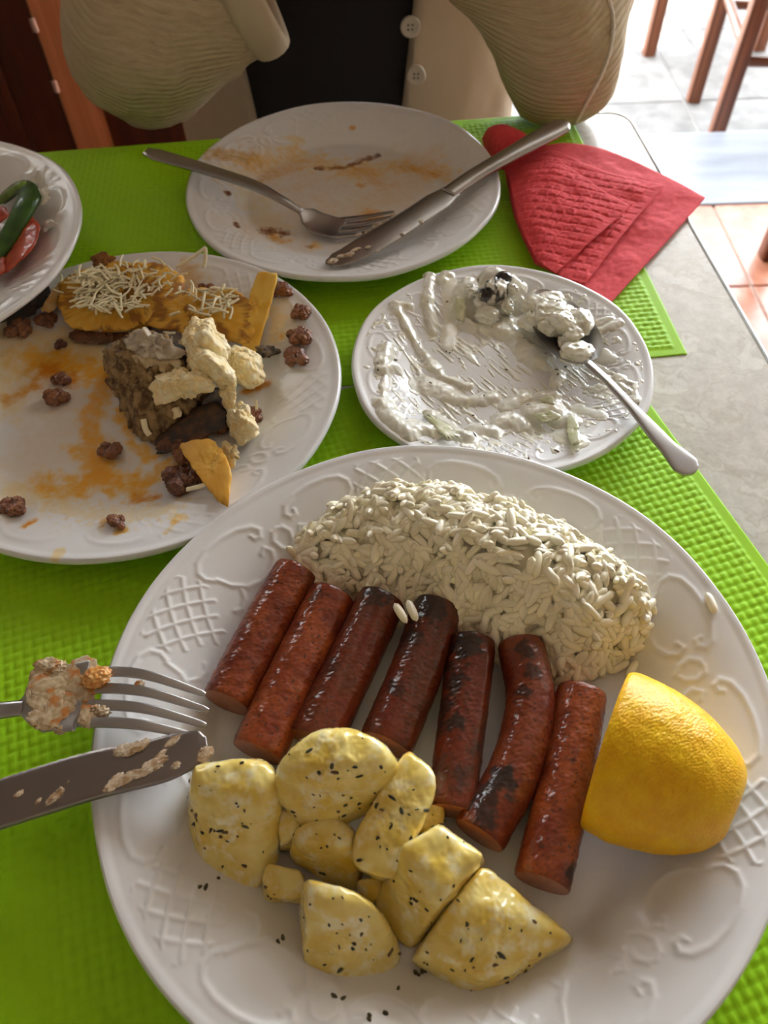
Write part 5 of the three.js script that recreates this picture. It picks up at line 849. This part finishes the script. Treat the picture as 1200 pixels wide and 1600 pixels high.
// ------------------------------------------------------------------ the person across the table
{
  const P = thing('person', V(-0.03, FLOOR, -0.95), 'seated person in a beige ribbed cardigan over a black top, elbows on the table', 'person');
  const skin = std(rgb(0.60, 0.34, 0.24), 0.5), knitTex = texture(8, 64, (u, v) => { const h = 0.5 + 0.5 * Math.cos(v * 2 * Math.PI); return [h, h, h]; }, false);
  const fuzz = texture(256, 256, (u, v) => { const n = fbm(u * 20, v * 20, 7, 3) * 0.06 + noise(u * 110, v * 110, 5) * 0.03; return [0.735 + n, 0.665 + n, 0.53 + n]; });
  fuzz.repeat.set(0.5, 0.06);
  const knit = std(rgb(1, 1, 1), 0.95, { map: fuzz, bumpMap: knitTex, bumpScale: 0.0008, sheen: 0.3, sheenColor: rgb(0.6, 0.55, 0.45), sheenRoughness: 0.6 });
  const smoothKnit = std(rgb(0.50, 0.415, 0.275), 0.95, { sheen: 0.3, sheenColor: rgb(0.6, 0.55, 0.45) });
  // sleeves: [a, b, radius a, radius b]
  const elbowR = V(-0.193, 0.060, -0.728), cuffR = pixZ(398, -38, -0.745), elbowL = V(0.164, 0.044, -0.692), shR = V(-0.18, 0.27, -0.99), shL = V(0.175, 0.27, -0.99);
  const wristL = V(0.045, 0.235, -0.80), wristR = V(-0.055, 0.235, -0.815);
  function sleeve(bones, hollow, lo, hi, cell, folds, rows) {
    const f = (x, y, z) => {
      let d = 1e9; for (const [a, b, ra, rb] of bones) d = smin(d, capsule(x, y, z, a, b, ra, rb), 0.035);
      d += folds(x, y, z); if (hollow) d = Math.max(d, -capsule(x, y, z, ...hollow.slice(0, 4)), (x - hollow[4].x) * hollow[5].x + (y - hollow[4].y) * hollow[5].y + (z - hollow[4].z) * hollow[5].z);
      return Math.max(d, -(y - 0.0035)); // rests on the table
    };
    const g = surfaceNet(f, lo, hi, cell), p = g.attributes.position, uv = [];
    for (let i = 0; i < p.count; i++) { const x = p.getX(i), y = p.getY(i), z = p.getZ(i); uv.push((x - z) * 4, (x * rows.x + y * rows.y + z * rows.z + 0.01 * fbm(x * 6, y * 6, z * 6, 2)) / 0.0044); } // rib rows run round the arm
    g.setAttribute('uv', new THREE.Float32BufferAttribute(uv, 2));
    g.userData.field = f;
    return g;
  }
  const wrist2 = cuffR.clone().lerp(elbowR, 0.35), out2 = cuffR.clone().add(cuffR.clone().sub(elbowR).multiplyScalar(0.5));
  part('sleeve', sleeve([[shR, V(-0.192, 0.12, -0.80), 0.068, 0.050], [V(-0.192, 0.12, -0.80), elbowR, 0.050, 0.058], [elbowR, cuffR, 0.062, 0.052]], [wrist2, out2, 0.042, 0.052, cuffR, cuffR.clone().sub(elbowR).normalize()], V(-0.42, -0.02, -1.12), V(-0.02, 0.36, -0.63), 0.0046,
    (x, y, z) => 0.006 * fbm(x * 14, y * 14, z * 14, 3) + 0.004 * Math.abs(fbm(x * 24 + 3, y * 9, z * 24, 2)), V(0.25, 0.93, 0.25)), knit, P);
  { // ribbed cuff band
    const n = cuffR.clone().sub(elbowR).normalize(), a = V(0, 0, 1).cross(n).normalize(), b = n.clone().cross(a), ring = []; for (let k = 0; k <= 48; k++) { const t = k / 48 * 2 * Math.PI; ring.push(cuffR.clone().addScaledVector(n, -0.012).addScaledVector(a, Math.cos(t) * 0.052).addScaledVector(b, Math.sin(t) * 0.052)); }
    part('cuff', sweep(ring, n, () => oval(0.008, 0.016, 14), { caps: false }), smoothKnit, P);
  }
  const left = sleeve([[shL, V(0.190, 0.13, -0.80), 0.075, 0.062], [V(0.190, 0.13, -0.80), elbowL, 0.062, 0.040], [elbowL, V(0.098, 0.14, -0.745), 0.042, 0.055], [V(0.098, 0.14, -0.745), wristL, 0.055, 0.045]], null, V(-0.03, -0.03, -1.12), V(0.32, 0.38, -0.62), 0.0062,
    (x, y, z) => 0.005 * fbm(x * 12 + 8, y * 12, z * 12, 3), V(-0.12, 0.95, 0.22)), field = left.userData.field;
  part('sleeve', left, knit, P);
  { // sewn seam along the sleeve
    const seam = []; for (const [px, py] of [[944, -30], [952, 0], [958, 30], [955, 70], [941, 115], [920, 155], [900, 190]]) {
      const d = pix(px, py, 0).sub(EYE).normalize(); let t = 0.5, hit = false; for (let k = 0; k < 200 && t < 1.4; k++) { const q = EYE.clone().addScaledVector(d, t), f = field(q.x, q.y, q.z); if (f < 0.0008) { seam.push(q); hit = true; break; } t += Math.max(0.001, f * 0.6); }
    }
    if (seam.length > 2) part('seam', sweep(curve(seam, 120), V(0, 1, 0), (t) => { const r = 0.0012 + 0.0006 * Math.abs(Math.sin(t * 70)); return oval(r, r, 8); }), std(rgb(0.74, 0.68, 0.55), 0.9), P, 'pale stitched seam');
  }
  // torso: black top and open cardigan around it
  const torso = (x, y, z, grow) => {
    const t = clamp((y + 0.32) / 0.62, 0, 1), a = lerp(0.185, 0.205, t) + grow, b = lerp(0.135, 0.115, t) + grow, cx = -0.03, cz = -0.985 - 0.03 * t;
    const k = Math.hypot((x - cx) / a, (z - cz) / b), d = (k - 1) * Math.min(a, b) * 0.9;
    const sh = capsule(x, y, z, shR, shL, 0.07 + grow, 0.07 + grow);
    return smin(Math.max(d, y - 0.28, -0.33 - y), sh, 0.05);
  };
  const black = std(rgb(0.012, 0.012, 0.013), 0.85);
  part('black_top', surfaceNet((x, y, z) => torso(x, y, z, 0) + 0.004 * fbm(x * 10, y * 10, z * 10, 2), V(-0.33, -0.36, -1.2), V(0.29, 0.38, -0.78), 0.009), black, P);
  const xl = pixZ(378, 150, -0.855).x, xr = pixZ(640, 80, -0.855).x;
  part('cardigan_body', surfaceNet((x, y, z) => {
    const d = torso(x, y, z, 0.016) + 0.004 * fbm(x * 11 + 5, y * 6, z * 11, 3), inner = -torso(x, y, z, -0.012), slope = (y + 0.02) * 0.12;
    const opening = Math.min(x - (xl - slope), (xr + slope) - x, z + 0.985); return Math.max(d, inner, opening, y - 0.33);
  }, V(-0.36, -0.36, -1.22), V(0.32, 0.38, -0.76), 0.008), smoothKnit, P);
  for (const [px, py] of [[641, 41], [650, 117]]) {
    const g = new THREE.LatheGeometry([[0, 0.0022], [0.004, 0.0022], [0.0062, 0.0030], [0.0088, 0.0034], [0.0098, 0.0022], [0.0095, 0], [0, 0]].map(([x, y]) => new THREE.Vector2(x, y)), 28); g.rotateX(Math.PI / 2 - 0.12);
    const q = pixZ(px, py, -0.836); g.translate(q.x, q.y, q.z);
    const b = part('button', g, std(rgb(0.52, 0.45, 0.32), 0.4), P, 'round beige sewn-on button');
    for (const [dx, dy] of [[-1, -1], [1, -1], [-1, 1], [1, 1]]) { const h = new THREE.CylinderGeometry(0.0011, 0.0011, 0.0006, 10); h.rotateX(Math.PI / 2); h.translate(q.x + dx * 0.002, q.y + dy * 0.002, q.z + 0.0026); part('button_hole', h, std(rgb(0.12, 0.09, 0.06), 0.8), b); }
  }
  // skin: head, neck, forearms and clasped hands below the chin
  const bones = [[V(-0.03, 0.25, -1.0), V(-0.03, 0.37, -0.985), 0.058, 0.05], [V(-0.03, 0.50, -0.965), V(-0.03, 0.44, -0.945), 0.088, 0.066], [V(-0.03, 0.445, -0.865), V(-0.03, 0.475, -0.868), 0.012, 0.008],
    [cuffR.clone().lerp(elbowR, 0.4), wristR, 0.037, 0.027], [elbowL, wristL, 0.036, 0.027], [wristR, V(-0.04, 0.29, -0.83), 0.027, 0.03], [wristL, V(0.02, 0.29, -0.82), 0.027, 0.03]];
  for (const s of [-1, 1]) for (let k = 0; k < 4; k++) { // fingers folded over each other
    const r = V(-0.01 + s * 0.03, 0.275 + k * 0.019, -0.80), m = V(-0.01 + s * 0.002, 0.283 + k * 0.019, -0.777 + s * 0.003), e = V(-0.01 - s * 0.026, 0.280 + k * 0.018, -0.788 + s * 0.004);
    bones.push([r, m, 0.0095, 0.0088], [m, e, 0.0088, 0.0075]);
  }
  for (const s of [-1, 1]) bones.push([V(-0.01 + s * 0.028, 0.30, -0.835), V(-0.01 + s * 0.014, 0.345, -0.825), 0.011, 0.008]);
  for (const s of [-1, 1]) bones.push([V(-0.03 + s * 0.084, 0.485, -0.965), V(-0.03 + s * 0.088, 0.455, -0.962), 0.012, 0.009]);
  part('body', surfaceNet((x, y, z) => { let d = 1e9; for (const b of bones) { if (Math.abs(b[0].y - y) > 0.35) continue; d = smin(d, capsule(x, y, z, ...b), 0.006); } return d; }, V(-0.2, 0.02, -1.08), V(0.24, 0.62, -0.68), 0.0062), skin, P);
  part('hair', surfaceNet((x, y, z) => { const k = Math.hypot((x + 0.03) / 0.102, (y - 0.50) / 0.105, (z + 0.985) / 0.11) - 1; return Math.max(Math.min(k * 0.1, capsule(x, y, z, V(-0.03, 0.46, -1.04), V(-0.03, 0.22, -1.09), 0.09, 0.07)), (z + 0.90) * 0.7 + (0.52 - y) * 0.5); }, V(-0.16, 0.12, -1.2), V(0.1, 0.64, -0.8), 0.009), std(rgb(0.03, 0.018, 0.012), 0.6), P);
  for (const s of [-1, 1]) part('eye', clump(V(-0.03 + s * 0.032, 0.487, -0.884), 0.011, 0.008, 0.009, { detail: 5, rough: 0 }), std(rgb(0.35, 0.3, 0.27), 0.2), P);
  part('mouth', clump(V(-0.03, 0.418, -0.878), 0.022, 0.006, 0.006, { detail: 5, rough: 0 }), std(rgb(0.45, 0.16, 0.14), 0.4), P);
  const legs = []; for (const s of [-1, 1]) legs.push([V(-0.03 + s * 0.10, -0.215, -0.98), V(-0.03 + s * 0.13, -0.20, -0.60), 0.085, 0.065], [V(-0.03 + s * 0.13, -0.20, -0.60), V(-0.03 + s * 0.14, -0.66, -0.66), 0.062, 0.045]);
  part('trousers', surfaceNet((x, y, z) => { let d = 1e9; for (const b of legs) d = smin(d, capsule(x, y, z, ...b), 0.02); return d; }, V(-0.30, -0.74, -1.12), V(0.26, -0.06, -0.48), 0.012), std(rgb(0.02, 0.022, 0.03), 0.9), P);
  for (const s of [-1, 1]) part('shoe', lump([[-0.04, 0, 0.05], [0.04, 0, 0.05], [-0.045, 0, -0.06], [0.045, 0, -0.06], [-0.035, 0.05, -0.04], [0.035, 0.05, -0.04], [-0.04, 0, 0.19], [0.04, 0, 0.19], [0, 0.03, 0.2], [-0.03, 0.09, 0], [0.03, 0.09, 0]].map(([x, y, z]) => V(-0.03 + s * 0.14 + x, FLOOR + 0.004 + y, -0.66 + z)), { p: 8, detail: 8 }), std(rgb(0.05, 0.05, 0.05), 0.5), P);
}

// ------------------------------------------------------------------ chairs and the terrace table
const rush = std(rgb(1, 1, 1), 0.85, { map: texture(128, 128, (u, v) => { const n = 0.5 + 0.5 * Math.sin(v * 160 + fbm(u * 8, v * 8, 2, 2) * 3); return mix3([0.48, 0.36, 0.20], [0.68, 0.54, 0.32], n * 0.7); }) });
function chair(x, z, yaw, fy, label, group, w = 0.19, d = 0.177) {
  const t = thing('rush_chair', V(x, fy, z), label, 'chair', group); t.rotation.y = yaw; t.userData.base = V(0, 0, 0);
  const leg = (a, b, h, lean) => part('leg', sweep([V(a, 0, b), V(a, h * 0.5, b), V(a, h, b + lean)], V(1, 0, 0), () => oval(0.021, 0.021, 12, 0.35)), chairWood, t);
  leg(-w, d, 0.46, 0); leg(w, d, 0.46, 0); leg(-w, -d, 0.92, -0.05); leg(w, -d, 0.92, -0.05);
  const rung = (a, b) => part('rung', tube(a, b, 0.0125, 10), chairWood, t);
  for (const s of [-1, 1]) { rung(V(s * w, 0.31, -d), V(s * w, 0.31, d)); rung(V(-w, 0.275, s * d), V(w, 0.275, s * d)); rung(V(s * w, 0.43, -d), V(s * w, 0.43, d)); rung(V(-w, 0.43, s * d), V(w, 0.43, s * d)); }
  part('seat', box(-w - 0.005, w + 0.005, 0.425, 0.455, -d - 0.005, d + 0.005, 0.012), rush, t);
  for (const y of [0.60, 0.72, 0.84]) part('back_slat', box(-w, w, y, y + 0.055, -d - 0.035 - (y - 0.6) * 0.06, -d - 0.020 - (y - 0.6) * 0.06, 0.005), chairWood, t);
  return t;
}
const sunny = 'wooden rush chairs';
chair(-0.03, -1.02, 0.02, FLOOR, 'wooden rush-seat chair under the seated person', sunny, 0.20, 0.19);
chair(1.193, -2.300, -0.1415, TERRACE, 'wooden chair outside right behind the marble threshold, with a pale side rung', sunny);
chair(1.145, -3.02, 0.03, TERRACE, 'wooden chair further out on the sunlit terrace', sunny, 0.19, 0.19);
chair(1.075, -1.302, 0, FLOOR, 'dark wooden chair indoors beside the table, standing on the terracotta tiles', sunny);
{
  const t = thing('terrace_table', pix(1130, -26, TERRACE), 'terrace table with dark green iron legs among the chairs outside', 'table'), g = std(rgb(0.02, 0.06, 0.045), 0.45, { metalness: 0.3 });
  const q = pix(1130, -26, TERRACE);
  for (const [a, b] of [[0, 0], [0.62, 0], [0, -0.62], [0.62, -0.62]]) part('leg', tube(V(q.x + a, TERRACE, q.z + b), V(q.x + a, -0.17, q.z + b), 0.016, 12), g, t);
  part('tabletop', box(q.x - 0.06, q.x + 0.68, -0.17, -0.14, q.z - 0.68, q.z + 0.06, 0.008), std(rgb(0.7, 0.7, 0.68), 0.4), t);
}

renderer.render(scene, camera);
